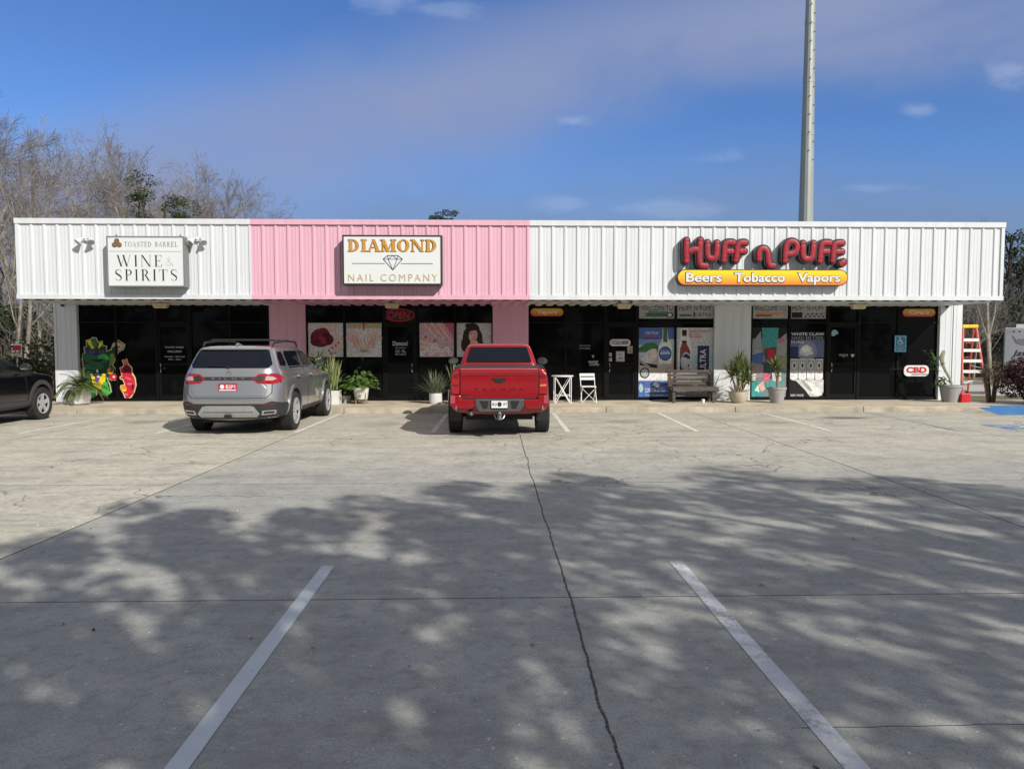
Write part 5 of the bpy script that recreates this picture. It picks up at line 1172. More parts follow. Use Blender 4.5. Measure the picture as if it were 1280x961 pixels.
# wooden bench
Yb = 19.72; x0, x1 = ax(838, Yb, 490), ax(893, Yb, 490); cx = (x0 + x1) / 2; L = x1 - x0
t = thing('wooden_bench', 'weathered dark wooden slatted bench below the brown bottle poster', 'bench', (cx, Yb, SW))
for k in range(4): bevelled(MB().box(-L / 2, L / 2, .30 + .02 * k, .34 + .02 * k, .46 + k * .105, .46 + k * .105 + .085).build('back_slat', M_wood, t), .006)
for k in range(4): bevelled(MB().box(-L / 2, L / 2, -.16 + .11 * k, -.16 + .11 * k + .095, .40, .43).build('seat_slat', M_wood, t), .006)
bevelled(MB().box(-L / 2 + .02, L / 2 + .06, -.20, -.165, .31, .425).build('apron', M_wood, t), .006)
for s in (-1, 1):
    bevelled(MB().box(s * (L / 2 - .06) - .04, s * (L / 2 - .06) + .04, -.16, -.08, 0, .31).build('leg', M_wood, t), .005); b_ = MB(); b_.bar((s * (L / 2 - .06), .24, 0), (s * (L / 2 - .06), .40, .87), .08, .05); b_.build('leg', M_wood, t)
    b_ = MB(); b_.bar((s * (L / 2 + .01), -.16, .375), (s * (L / 2 + .01), .3, .40), .05, .05); b_.build('side_rail', M_wood, t)
for px, lab in ((879, 'small white cup standing under the right part of the bench'), ):
    o = MB().lathe([(0, 0), (.035, 0), (.045, .1), (.04, .1), (.032, .01), (0, .01)], 14).build('paper_cup', M_wpaint, smooth=True); o.location = (ax(px, Yb - .15, 500), Yb - .15, SW); tag(o, lab, 'cup')
# step ladder at the corner, turned a little
Yl = 21.3; bx_ = ax(1217, Yl, 500)
lad = thing('step_ladder', 'open orange red step ladder with bright metal steps behind the white corner column', 'ladder', (bx_ + .02, Yl, .0), R(-8)); lad.scale.x = 1.13
H = 2.28
for s in (-1, 1):
    b_ = MB(); b_.bar((s * .325, -.02, 0), (s * .165, .42, H - .08), .035, .075, up=(0, 1, 0)); b_.build('front_rail', M_lad, lad)
    b_ = MB(); b_.bar((s * .30, 1.15, 0), (s * .15, .52, H - .1), .03, .05, up=(0, 1, 0)); b_.build('rear_rail', M_lad, lad)
for k in range(6):
    u = (k + 1) / 7.1; w = .325 - .16 * u; y = -.02 + .44 * u; z = u * (H - .08)
    st = MB().box(-w, w, y - .05, y + .04, z - .012, z + .012); st.box(-w, w, y - .056, y - .046, z - .075, z + .011); st.build('step', M_step, lad)
for k in range(4):
    u = (k + 1) / 5; w = .30 - .15 * u; b_ = MB(); b_.bar((-w, 1.15 - .63 * u, u * (H - .1)), (w, 1.15 - .63 * u, u * (H - .1)), .03, .02); b_.build('rear_brace', M_lad, lad)
bevelled(MB().box(-.20, .20, .36, .60, H - .10, H).build('top_cap', M_yel, lad), .02)
for s in (-1, 1):
    b_ = MB(); b_.bar((s * .24, .18, 1.0), (s * .235, .78, 1.05), .012, .02); b_.build('spreader', M_step, lad)
# petrol can
Yg = 19.55; gx = ax(1204, Yg, 500)
t = thing('fuel_can', 'red plastic fuel can on the pavement in front of the grey tub', 'can', (gx, Yg, SW), R(8))
o = MB().prism(rrect(-.14, .14, 0, .25, .035), -.11, .11).build('body', M_redp, t); bevelled(o, .02)
MB().tube([(-.08, 0, .24), (-.07, 0, .33), (.05, 0, .33), (.08, 0, .26)], .018, 8).build('handle', M_redp, t, smooth=True); MB().lathe([(.04, .25), (.04, .28), (.02, .29), (.015, .33), (0, .33)], 12, (.09, -.03, 0)).build('cap', M_black, t, smooth=True)
MB().box(-.1, .1, -.116, -.109, .08, .12).build('raised_band', M_redp, t)

# ================================================================== potted plants
M_potw = mat('white glazed pot', (.66, .66, .64), .4, var=.08); M_potb = mat('beige stone pot', (.44, .40, .32), .75, var=.15, bump=.2); M_potg = mat('grey plastic pot', (.30, .305, .31), .6, var=.1); M_soil = mat('potting soil', (.03, .022, .016), .95, bump=.5); M_cane = mat('plant cane', (.28, .20, .12), .85, var=.3, nscale=14)
F_palm = leafmat('palm green', (.06, .11, .03), (.17, .22, .06)); F_vari = leafmat('striped leaf green', (.17, .24, .08), (.42, .46, .22)); F_dk = leafmat('deep green leaf', (.02, .06, .015), (.08, .16, .03)); F_bri = leafmat('bright fern green', (.05, .12, .02), (.15, .25, .05)); F_sage = leafmat('sage grey leaf', (.10, .13, .075), (.26, .30, .19)); F_yuc = leafmat('yucca green', (.05, .085, .022), (.23, .28, .09)); F_cac = mat('cactus stem', (.20, .21, .14), .6, var=.25)
def blade(mb, base, d, L, w, droop, n=6, curl=0., fold=.25):
    """a leaf blade that starts along d and bends down"""
    p = Vector(base); d = Vector(d).normalized(); side = d.cross(Vector((0, 0, 1)))
    if side.length < .05: side = Vector((random.uniform(-1, 1), random.uniform(-1, 1), 0))
    side.normalize(); o = len(mb.v)
    for i in range(n + 1):
        u = i / n; ww = w * (.35 + .65 * min(1, u * 4)) * (1 - u ** 2.2) + .0008
        up = side.cross(d).normalized()
        mb.v += [tuple(p - side * ww + up * ww * fold), tuple(p), tuple(p + side * ww + up * ww * fold)]
        p = p + d * (L / n); d = (d + Vector((0, 0, -droop / n)) + side * (curl / n)).normalized()
    for i in range(n):
        a = o + i * 3; mb.f += [[a, a + 1, a + 4, a + 3], [a + 1, a + 2, a + 5, a + 4]]; mb.mi += [mb.cur] * 2
def rdir(tmin, tmax, a=None):
    a = random.uniform(0, 2 * math.pi) if a is None else a; th = R(random.uniform(tmin, tmax))
    return Vector((math.sin(th) * math.cos(a), math.sin(th) * math.sin(a), math.cos(th)))
def pot_round(prof, m, parent, soil):
    MB().lathe(prof, 28).build('pot', m, parent, smooth=True); MB().lathe([(0, soil[1]), (soil[0], soil[1])], 20).build('soil', M_soil, parent)
def planted(label, px, Y, lbl='potted_plant'):
    return thing(lbl, label, 'plant', (ax(px, Y, 490), Y, SW))
def frond(mb, base, d, L, droop, nl=16, ll=.22, lw=.012):
    p = Vector(base); d = Vector(d).normalized(); n = nl; pts = [p.copy()]
    for i in range(n):
        u = i / n; side = d.cross(Vector((0, 0, 1))).normalized()
        if u > .15:
            for s in (-1, 1): blade(mb, p, d * .55 + side * s * .8 + Vector((0, 0, .12)), ll * (1 - .55 * abs(u - .45)), lw, .9, 3)
        p = p + d * (L / n); d = (d + Vector((0, 0, -droop / n))).normalized(); pts.append(p.copy())
    mb.tube(pts, [.006 * (1 - .7 * i / n) for i in range(n + 1)], 4)
# 1 drooping palm in round white pot
Yp = 19.5; t = planted('drooping green palm in a round white pot at the white end column', 100, Yp)
pot_round([(.12, 0), (.22, .03), (.255, .2), (.245, .36), (.235, .42), (.215, .42), (.21, .36), (0, .36)], M_potw, t, (.2, .37))
f = MB()
for k in range(54): frond(f, (0, 0, .36), rdir(5, 60, k * 2.399), random.uniform(.42, .80), random.uniform(1.8, 3.2), 14, .2, .014)
f.build('foliage', F_palm, t, fix=False)
# 2 tall striped plant in square white planter
Yp = 19.45; t = planted('tall striped sword leaved plant in square white planter beside the silver suv', 416, Yp)
b_ = MB().box(-.19, .19, -.19, .19, 0, .36); b_.build('pot', M_potw, t); MB().box(-.17, .17, -.17, .17, .36, .365).build('soil', M_soil, t)
f = MB()
for k in range(46): blade(f, (random.uniform(-.12, .12), random.uniform(-.12, .12), .36), rdir(2, 38), random.uniform(.55, 1.02), .026, random.uniform(.1, 1.0), 6)
f.build('foliage', F_vari, t, fix=False)
# 3 tall fan-leaved plant behind it
Yp = 19.95; t = planted('tall drooping long leaved plant before the rose poster, behind the silver suv', 398, Yp)
pot_round([(.13, 0), (.17, .3), (.165, .3), (0, .28)], M_potw, t, (.15, .285)); f = MB()
MB().tube([(0, 0, .28), (.02, 0, .7), (.0, .02, .92)], [.03, .025, .02], 8).build('stem', M_cane, t, smooth=True)
for k in range(60): blade(f, (random.uniform(-.03, .03), random.uniform(-.03, .03), random.uniform(.8, 1.0)), rdir(12, 80), random.uniform(.45, .72), .028, random.uniform(1.2, 2.4), 7)
f.build('foliage', F_vari, t, fix=False)
# 4 fern in footed white pot
Yp = 19.5; t = planted('bushy green split leaf plant in tapered white pot on wooden legs', 451.5, Yp)
pot_round([(.15, .12), (.165, .14), (.205, .43), (.19, .43), (0, .40)], M_potw, t, (.185, .405))
for a in range(4): MB().tube([(.17 * math.cos(R(45 + 90 * a)), .17 * math.sin(R(45 + 90 * a)), 0), (.185 * math.cos(R(45 + 90 * a)), .185 * math.sin(R(45 + 90 * a)), .3)], .016, 6).build('leg', M_cane, t)
f = MB()
for k in range(90):
    d = rdir(5, 88); L = random.uniform(.15, .50); tip = Vector((random.uniform(-.06, .06), random.uniform(-.06, .06), .42)) + d * L; f.tube([(0, 0, .40), tip], .005, 4)
    dn = Vector((d.x, d.y, -.2)).normalized(); sd = dn.cross(Vector((0, 0, 1))).normalized()
    for q in range(-4, 5): blade(f, tip, dn * (1 - abs(q) * .15) + sd * q * .32, .15 - .015 * abs(q), .013, 1.4, 4)
f.build('foliage', F_bri, t, fix=False)
t2 = planted('low dark leafy plant in the shade between square planter and footed white pot', 432, 19.85)
pot_round([(.12, 0), (.15, .2), (.145, .2), (0, .19)], M_potg, t2, (.14, .195)); f = MB()
for k in range(150): blade(f, Vector((random.gauss(0, .13), random.gauss(0, .1), random.uniform(.2, .6))), rdir(20, 100), .16, .04, 1., 3)
f.build('foliage', F_dk, t2, fix=False)
# 5 grey spiky plant
Yp = 19.5; t = planted('spiky grey green plant in low white pot left of the red pickup', 544.5, Yp)
pot_round([(.15, 0), (.17, .05), (.17, .28), (.155, .28), (0, .26)], M_potw, t, (.15, .265)); f = MB()
for k in range(190): blade(f, (random.gauss(0, .06), random.gauss(0, .05), .26), rdir(2, 72), random.uniform(.32, .72), .011, random.uniform(-.3, .7), 5)
f.build('foliage', F_sage, t, fix=False)
# 6 plant behind the pickup's left side
Yp = 19.55; t = planted('upright green cactus like plant in white pot half hidden by the pickup', 568.5, Yp)
pot_round([(.16, 0), (.18, .05), (.18, .36), (.165, .36), (0, .34)], M_potw, t, (.16, .345)); f = MB()
for k in range(26): blade(f, (random.gauss(0, .05), random.gauss(0, .05), .34), rdir(0, 28), random.uniform(.4, .85), .034, random.uniform(0, .5), 5)
f.build('foliage', F_vari, t, fix=False)
# 7 yucca
Yp = 19.55; t = planted('yucca with spiky crowns in round beige pot before the white column', 923, Yp)
pot_round([(.14, 0), (.20, .06), (.255, .24), (.26, .30), (.235, .30), (0, .27)], M_potb, t, (.23, .275)); f = MB(); st = MB()
for (x, y, h, nb) in ((0, 0, .98, 90), (.20, .05, .80, 76), (-.18, .03, .72, 76), (.09, -.1, .60, 60), (-.06, -.05, .82, 60), (.24, -.05, .58, 50)):
    st.tube([(x * .3, y * .3, .27), (x * .7, y * .7, .27 + h * .4), (x, y, h)], [.028, .024, .02], 7)
    for k in range(nb): blade(f, (x, y, h + random.uniform(-.08, .06)), rdir(3, 105), random.uniform(.34, .56), .017, random.uniform(.1, .8), 4)
st.build('stem', M_cane, t, smooth=True); f.build('foliage', F_yuc, t, fix=False)
# 8 cane plant
Yp = 19.5; t = planted('leaning cane plant with leaf tuft in ribbed grey pot before teal poster', 971, Yp)
pot_round([(.16, 0), (.235, .36), (.25, .37), (.25, .42), (.23, .42), (0, .38)], M_potg, t, (.22, .385)); f = MB()
MB().tube([(.02, 0, .38), (.0, 0, .62), (-.05, .0, .88)], [.035, .032, .028], 8).build('stem', M_cane, t, smooth=True)
MB().tube([(.06, 0, .38), (.03, .02, .7)], [.03, .025], 8).build('stem', M_cane, t, smooth=True)
for k in range(64): blade(f, (-.05 + random.uniform(-.02, .02), 0, random.uniform(.84, .94)), rdir(5, 95), random.uniform(.3, .48), .024, random.uniform(.3, 1.4), 5)
for k in range(16): blade(f, (.03, .02, .7), rdir(5, 80), random.uniform(.2, .36), .022, .8, 5)
f.build('foliage', F_yuc, t, fix=False)
# 9 tub with tall bent cactus
Yp = 19.7; t = planted('bent grey green succulent stem leaning left out of a grey tub at corner column', 1188, Yp)
pot_round([(.20, 0), (.27, .40), (.285, .40), (.285, .46), (.26, .46), (0, .42)], M_potg, t, (.255, .425))
MB().tube([(.05, 0, .42), (-.02, 0, .62), (-.18, -.02, .86), (-.27, -.03, 1.05), (-.30, -.03, 1.2), (-.24, -.03, 1.36), (-.22, -.03, 1.40)], [.028, .035, .035, .05, .065, .05, .02], 9, squash=.6).build('stem', F_cac, t, smooth=True)
f = MB()
for (x, y, z) in ((-.24, -.1, .55), (-.32, -.05, .47), (-.42, 0, .5), (-.3, .0, .62), (-.45, .1, 1.2), (-.5, .05, 1.05), (-.4, .0, .95), (-.55, .1, 1.3)):
    for k in range(9): blade(f, (x + random.gauss(0, .04), y, z + random.gauss(0, .05)), rdir(20, 120), .15, .045, 1.2, 4)
f.build('foliage', F_dk, t, fix=False)
# ================================================================== trees
B_bare = mat('grey bark', (.19, .165, .14), .95, var=.3, nscale=3, c2=(.33, .29, .25)); B_pale = mat('pale bark', (.22, .195, .155), .95, var=.3, nscale=4, c2=(.36, .33, .27)); B_dark = mat('dark bark', (.07, .055, .045), .95, var=.3, nscale=3)
B_twig = leafmat('winter twigs', (.12, .105, .095), (.235, .212, .195), .9, 0.); B_twig2 = leafmat('pinkish twigs', (.145, .132, .126), (.29, .27, .258), .9, 0.)
L_pine = leafmat('pine needles', (.012, .026, .009), (.045, .07, .022), .7, .15); L_oak = leafmat('evergreen oak leaves', (.018, .035, .01), (.06, .085, .025), .6, .2); L_ivy = leafmat('ivy leaves', (.012, .028, .008), (.05, .075, .02), .5, .15); L_brush = leafmat('olive brush leaves', (.035, .05, .015), (.11, .12, .045), .8, .2); L_burg = leafmat('burgundy leaves', (.022, .006, .009), (.085, .02, .03), .5, .2); L_dry = leafmat('dry brush', (.10, .075, .05), (.22, .175, .12), .95, .0)
def grow(tb, wb, p, d, L, r, lvl, rng, maxl, up=.12, spread=38, kids_=(7, 5, 5, 4), wig=.16):
    """branch recursively: thick wood into tb, fine twigs into wb"""
    n = 5 if lvl < 2 else 3 if lvl < 3 else 2
    pts, rad = [p.copy()], [r]; q = p.copy(); dd = d.copy()
    for i in range(n):
        dd = (dd + Vector((rng.gauss(0, wig), rng.gauss(0, wig), rng.gauss(0, wig * .6) + up * (.5 if lvl else .2)))).normalized()
        q = q + dd * (L / n); pts.append(q.copy()); rad.append(max(r * (1 - .72 * (i + 1) / n), .0045))
    (tb if lvl < 2 else wb).tube(pts, rad, 7 if lvl == 0 else 5 if lvl == 1 else 3, cap=False)
    if lvl >= maxl: return
    for k in range(kids_[min(lvl, len(kids_) - 1)]):
        u = rng.uniform(.35 if lvl == 0 else .2, 1.); i = min(int(u * n), n - 1); b_ = pts[i].lerp(pts[i + 1], u * n - i)
        ax_ = (pts[i + 1] - pts[i]).normalized(); s = ax_.cross(Vector((rng.gauss(0, 1), rng.gauss(0, 1), rng.gauss(0, 1)))).normalized()
        a = R(rng.gauss(spread, 10)); nd = (ax_ * math.cos(a) + s * math.sin(a)).normalized()
        grow(tb, wb, b_, nd, L * rng.uniform(.42, .68) * (1.05 - .35 * u), max(rad[i] * rng.uniform(.32, .52), .005), lvl + 1, rng, maxl, up, spread, kids_, wig)
def bare_tree(name, label, loc, H, seed, src=None, bark=None, twig=None, group=None, kids_=(8, 6, 5, 4), maxl=4, spread=36, lean=0., rz=0, s=1.):
    if src: t = copy_tree(src); t['label'] = label
    else:
        t = thing(name, label, 'tree', (0, 0, 0), group=group); rng = random.Random(seed); tb, wb = MB(), MB()
        grow(tb, wb, Vector((0, 0, -.1)), Vector((lean, 0, 1)).normalized(), H * .72, H * .016, 0, rng, maxl, .14, spread, kids_)
        tb.build('trunk', bark or B_bare, t, smooth=True, fix=False); wb.build('crown', twig or B_twig, t, fix=False)
    t.location = loc; t.rotation_euler.z = rz; t.scale = (s, s, s); return t
def leaf_cloud(mb, c, r, n, size, rng, flat=.8, asp=.55):
    for _ in range(n):
        while True:
            v = Vector((rng.uniform(-1, 1), rng.uniform(-1, 1), rng.uniform(-1, 1)))
            if .12 < v.length < 1: break
        v = v.normalized() * (v.length ** .6); p = Vector(c) + Vector((v.x * r, v.y * r, v.z * r * flat))
        a = Vector((rng.gauss(0, 1), rng.gauss(0, 1), rng.gauss(0, .7))).normalized(); b_ = a.cross(Vector((rng.gauss(0, 1), rng.gauss(0, 1), rng.gauss(0, 1)))).normalized()
        s = size * rng.uniform(.6, 1.4); o = len(mb.v); mb.v += [tuple(p - a * s), tuple(p + b_ * s * asp), tuple(p + a * s), tuple(p - b_ * s * asp)]; mb.f.append([o, o + 1, o + 2, o + 3]); mb.mi.append(0)
def leafy_tree(name, label, loc, H, crowns, leaf, bark, n, size, seed, r0=.25, group=None, asp=.55, loose=1.):
    """trunk with a limb to every clump of leaves"""
    t = thing(name, label, 'tree', loc, group=group); rng = random.Random(seed); tb, cb = MB(), MB(); top = max(c[2] for c in crowns)
    path = [Vector((0, 0, -.1)), Vector((rng.gauss(0, .1), rng.gauss(0, .1), top * .4)), Vector((rng.gauss(0, .2), rng.gauss(0, .2), top * .75)), Vector((0, 0, top))]
    tb.tube(path, [r0, r0 * .8, r0 * .5, r0 * .1], 9, cap=False); tot = sum(c[3] ** 2 for c in crowns)
    for (x, y, z, r) in crowns:
        b_ = Vector((0, 0, max(top * .3, z - abs(x) * .6 - .8))); m_ = b_.lerp(Vector((x, y, z)), .5) + Vector((0, 0, -.15)); tb.tube([b_, m_, (x, y, z)], [r0 * .35, r0 * .22, .02], 5, cap=False)
        k = int(n * r * r / tot); 
        for _ in range(max(3, int(r * 5))):
            v = Vector((rng.gauss(0, .5), rng.gauss(0, .5), rng.gauss(0, .4))) * r * loose; leaf_cloud(cb, (x + v.x, y + v.y, z + v.z), r * .5 * (1 + rng.random() * (loose - 1) * 2), k // max(3, int(r * 5)), size, rng, .75, asp)
    tb.build('trunk', bark, t, smooth=True, fix=False); cb.build('crown', leaf, t, fix=False); return t
rg = random.Random(11)
# bare wood behind the left end: three grown trees, each copied
srcs = []
GB = 'bare trees behind the shops'
left_trees = [  # photo x of trunk, distance, photo y of the top, source
    (38, 31, 128, 0), (8, 30, 150, 1), (-30, 33, 150, 2), (88, 36, 172, 1), (116, 33, 205, 2), (150, 38, 190, 0), (192, 36, 196, 2), (226, 39, 214, 1), (254, 37, 219, 0), (276, 41, 236, 2), (284, 43, 248, 1), (66, 42, 150, 2), (140, 45, 215, 1), (240, 46, 232, 2), (16, 44, 165, 0), (-60, 36, 175, 1), (-95, 34, 180, 0), (172, 47, 205, 1)]
looks = ['tallest bare tree rising over the white fascia end', 'bare tree at the photo edge beside the tallest one', 'bare tree mostly outside the left edge', 'bare tree behind the outer floodlight', 'slim bare tree left of the wine shop sign', 'bare tree straight above the wine shop sign', 'bare tree beside the ivy covered trunk', 'bare tree between round dark crown and fascia floodlight', 'wide crowned bare tree above the fascia floodlight', 'lower bare tree near the pink fascia', 'lowest bare tree nearest the pink fascia', 'distant bare tree right behind the tallest one', 'distant low bare tree left of the ivy trunk', 'distant bare tree behind the round dark crown', 'distant bare tree low behind the photo edge tree', 'bare tree outside the edge beyond the black suv', 'farthest outer bare tree beyond the black suv', 'distant bare tree behind the ivy covered trunk']
for i, ((px, Y, py, k), lab) in enumerate(zip(left_trees, looks)):
    p = at(px, 300, Y); top = az(py, Y, px)
    if len(srcs) < 3 and k == len(srcs):
        o = bare_tree('bare_tree', lab, (p.x, Y, -.05), 12, 21 + k, twig=(B_twig, B_twig2, B_twig)[k], group=GB, kids_=(11, 7, 7, 5), spread=34 + 5 * k); srcs.append(o)
        hh = max((v.co.z for v in kids(o)[1].data.vertices)); o['hh'] = hh
    else: o = bare_tree('bare_tree', lab, (p.x, Y, -.05), 12, 0, src=srcs[k], rz=rg.uniform(0, 6))
    s = .93 * (top + .05) / srcs[k]['hh']; o.scale = (s, s, s); o.location = (p.x, Y, -.05); o.rotation_euler.z = rg.uniform(0, 6.2)
for s in srcs: del s['hh']
for o in list(COL.objects):
    if 'hh' in o.keys(): del o['hh']
# ivy covered trunk and round dark evergreen behind the wine shop
p = at(177, 250, 33); ht = az(218, 33, 177)
leafy_tree('ivy_clad_tree', 'slim tree wrapped in dark ivy above the wine shop sign', (p.x, 33, 0), ht, [(.22 * math.sin(k * 1.7), .1 * math.cos(k), 2.8 + k * (ht - 3.0) / 21, .30 + .14 * math.sin(k * 2.1)) for k in range(22)], L_ivy, B_dark, 7000, .04, 5, .14, loose=1.5)
p = at(206, 255, 32); ht = az(241, 32, 206)
leafy_tree('evergreen_tree', 'small round dark evergreen crown showing above the wine shop fascia', (p.x, 32, 0), ht, [(0, 0, ht - .55, .6), (.5, .1, ht - .9, .5), (-.35, 0, ht - 1.2, .6), (.2, 0, ht - 1.8, .8), (-.6, 0, ht - 2.4, .7)], L_oak, B_dark, 5200, .042, 6, .15, loose=1.4)
# lone pine top far behind the nail salon
p = at(554, 270, 62); ht = az(260, 62, 554)
leafy_tree('pine_tree', 'lone round topped pine peeking over the pink fascia', (p.x, 62, 0), ht, [(0, 0, ht - .55, .55), (.7, 0, ht - .9, .45), (-.7, 0, ht - .95, .5), (1.2, 0, ht - 1.15, .35), (.15, .2, ht - 1.4, .8), (-.4, 0, ht - 1.9, .8)], L_pine, B_dark, 3600, .065, 8, .2, loose=1.3)
# pale slim trunks and brush at the left end below the fascia
for i, (px, Y, px2, py2, r, lab) in enumerate(((9, 23.5, 20, 380, .075, 'thin pale trunk at the photo edge behind the black suv'), (30, 24.5, 42, 372, .085, 'thin pale forked trunk between the signpost and the white column'), (24, 27, 26, 372, .06, 'pale trunk just behind the red and white signpost'), (52, 26, 56, 372, .07, 'pale trunk nearest the white end column'), (62, 29, 66, 372, .05, 'thinnest pale trunk half behind the white end column'), (3, 27, -4, 372, .06, 'pale trunk leaning out of the photo edge'))):
    b_ = at(px, 470, Y); tp = at(px2, py2, Y); d = Vector((tp.x - b_.x, 0, tp.z)); rng = random.Random(160 + i)
    t = thing('slim_tree', lab, 'tree', (b_.x, Y, 0), group='slim pale trunks beside the shops'); tb, wb = MB(), MB()
    grow(tb, wb, Vector((0, 0, -.1)), d.normalized(), d.length * 1.7, r, 0, rng, 3, .1, 32, (4, 4, 4), .05); tb.build('trunk', B_pale, t, smooth=True, fix=False); wb.build('crown', B_twig, t, fix=False)
def thicket(name, x0, x1, y0, y1, h, n, leaf, seed, nl=0, lleaf=None):
    rng = random.Random(seed); mb = MB(); lb = MB()
    for _ in range(n):
        x, y = rng.uniform(x0, x1), rng.uniform(y0, y1); hh = h * rng.uniform(.3, 1.1); p = Vector((x, y, 0)); d = Vector((rng.gauss(0, .3), rng.gauss(0, .3), 1)); pts = [p]
        for k in range(3): d = d + Vector((rng.gauss(0, .3), rng.gauss(0, .3), 0)); p = p + d.normalized() * hh / 3; pts.append(p)
        mb.tube(pts, [.014, .011, .008, .004], 3, cap=False)
    o = mb.build(name, leaf, fix=False); tag(o, kind='stuff')
    if nl:
        for _ in range(nl // 60):
            x, y, z = rng.uniform(x0, x1), rng.uniform(y0, y1), rng.uniform(.1, h * .55); leaf_cloud(lb, (x, y, z), rng.uniform(.4, .9), 60, .07, rng)
        o = lb.build('undergrowth', lleaf, fix=False); tag(o, kind='stuff')
thicket('undergrowth', -26, -11.9, 25, 33, 5.2, 2600, B_twig, 3, 9000, L_brush)
thicket('undergrowth', -60, -9, 38, 60, 8.5, 3800, B_twig2, 4, 9000, L_brush)
thicket('undergrowth', -140, -60, 55, 95, 10, 2200, B_twig2, 17, 7000, L_brush)
thicket('undergrowth', 48, 170, 60, 100, 10, 2600, B_twig2, 18, 9000, L_pine)
def bush(name, label, c, r, leaf, n, size, seed, stems=True, flat=.85):
    rng = random.Random(seed); t = thing(name, label, 'shrub', (c[0], c[1], 0)); lb, sb = MB(), MB()
    for _ in range(14):
        v = Vector((rng.gauss(0, .42), rng.gauss(0, .42), abs(rng.gauss(.55, .3)))) * r; v.z = min(v.z, r * 1.25)
        leaf_cloud(lb, (v.x, v.y, v.z + c[2]), r * .42, n // 14, size, rng, flat)
        if stems: sb.tube([(0, 0, -.05), (v.x * .5, v.y * .5, (v.z + c[2]) * .5), (v.x, v.y, v.z + c[2])], [.03, .02, .008], 5, cap=False)
    if stems: sb.build('stem', B_dark, t, fix=False)
    lb.build('foliage', leaf, t, fix=False); return t
p = gnd(46, 500); bush('shrub', 'olive green shrub behind the signpost and black suv', (at(46, 480, 23).x, 23, .2), 1.15, L_brush, 2600, .06, 31)
bush('shrub', 'dark green climbing growth at the photo edge below the fascia', (at(2, 400, 26).x, 26, 1.8), .9, L_ivy, 1500, .06, 32)
# red and white notice on a post
Yn = 22.5; x = ax(21, Yn, 440); z0, z1 = az(446, Yn, 21), az(430, Yn, 21)
t = thing('road_sign', 'red and white notice on a thin post behind the black suv', 'sign', (x, Yn, 0))
MB().box(-.02, .02, .012, .04, 0, z1 + .03).build('post', M_steel, t); b_ = MB().prism(rrect(-.155, .155, z0, z1, .03), 0, .006); b_.build('sign_plate', c_w, t)
l = MB(); l.box(-.13, .13, -.003, -.001, z1 - .19, z1 - .04); put_text(l, 'NO PARKING', -.11, .11, z0 + .1, z0 + .15, -.002, .004, 0); put_text(l, 'CUSTOMERS ONLY', -.12, .12, z0 + .04, z0 + .075, -.002, .004, 0); l.build('lettering', c_rd, t)

# right-hand side: pines, bare trees, shrubs, trailer
pn = random.Random(77)
def tall_pine(label, px, Y, pytop, seed, w=1.):
    p = at(px, 330, Y); ht = az(pytop, Y, px); rng = random.Random(seed); cr = []
    for k in range(22): 
        u = k / 21; z = ht * (.30 + .68 * u); sp = w * (2.6 * (1 - u) + .5); a = rng.uniform(0, 6.28); cr.append((sp * math.cos(a) * rng.uniform(.3, 1), sp * math.sin(a) * rng.uniform(.3, 1), z, .45 + .6 * (1 - u)))
    return leafy_tree('pine_tree', label, (p.x, Y, 0), ht, cr, L_pine, B_dark, 8000, .10, seed, .26, 'pines beyond the corner column', asp=.4, loose=1.35)
tall_pine('tall dark pine just clear of the right fascia end', 1262, 44, 291, 91, .8); tall_pine('broad dark pine cut by the right photo edge', 1284, 41, 318, 92, 1.1); tall_pine('dark pine outside the right edge behind the trailer', 1320, 46, 300, 93, 1.2); tall_pine('lower dark pine behind the step ladder', 1228, 52, 366, 94, 1.1); tall_pine('distant dark pine hidden low behind the shop corner', 1192, 56, 372, 95)
for i, (px, Y, py, k, lab) in enumerate(((1219, 36, 345, 1, 'grey bare tree behind the step ladder'), (1243, 36, 372, 2, 'pale bare tree between ladder and trailer'), (1206, 36, 330, 0, 'bare tree half hidden by the white corner column'), (1268, 47, 345, 1, 'bare tree in front of the pines above the trailer'))):
    p = at(px, 400, Y); o = bare_tree('bare_tree', lab, (p.x, Y, 0), 12, 0, src=srcs[k], rz=pn.uniform(0, 6)); s = (az(py, Y, px)) / 11.5; o.scale = (s, s, s * 1.05)
p = at(1236, 470, 30)
t = thing('slim_tree', 'straight pale trunk standing between step ladder and trailer', 'tree', (p.x, 30, 0), group='slim pale trunks beside the shops'); tb, wb = MB(), MB()
grow(tb, wb, Vector((0, 0, -.1)), Vector((.03, 0, 1)), 5.5, .09, 0, random.Random(5), 3, .1, 32, (4, 4, 4), .05); tb.build('trunk', B_pale, t, smooth=True, fix=False); wb.build('crown', B_twig, t, fix=False)
thicket('undergrowth', 18, 48, 46, 62, 7.5, 2600, B_twig, 9, 24000, L_pine)
thicket('undergrowth', 17.5, 28, 38.5, 46, 7.5, 1500, B_twig, 12, 9000, L_pine)
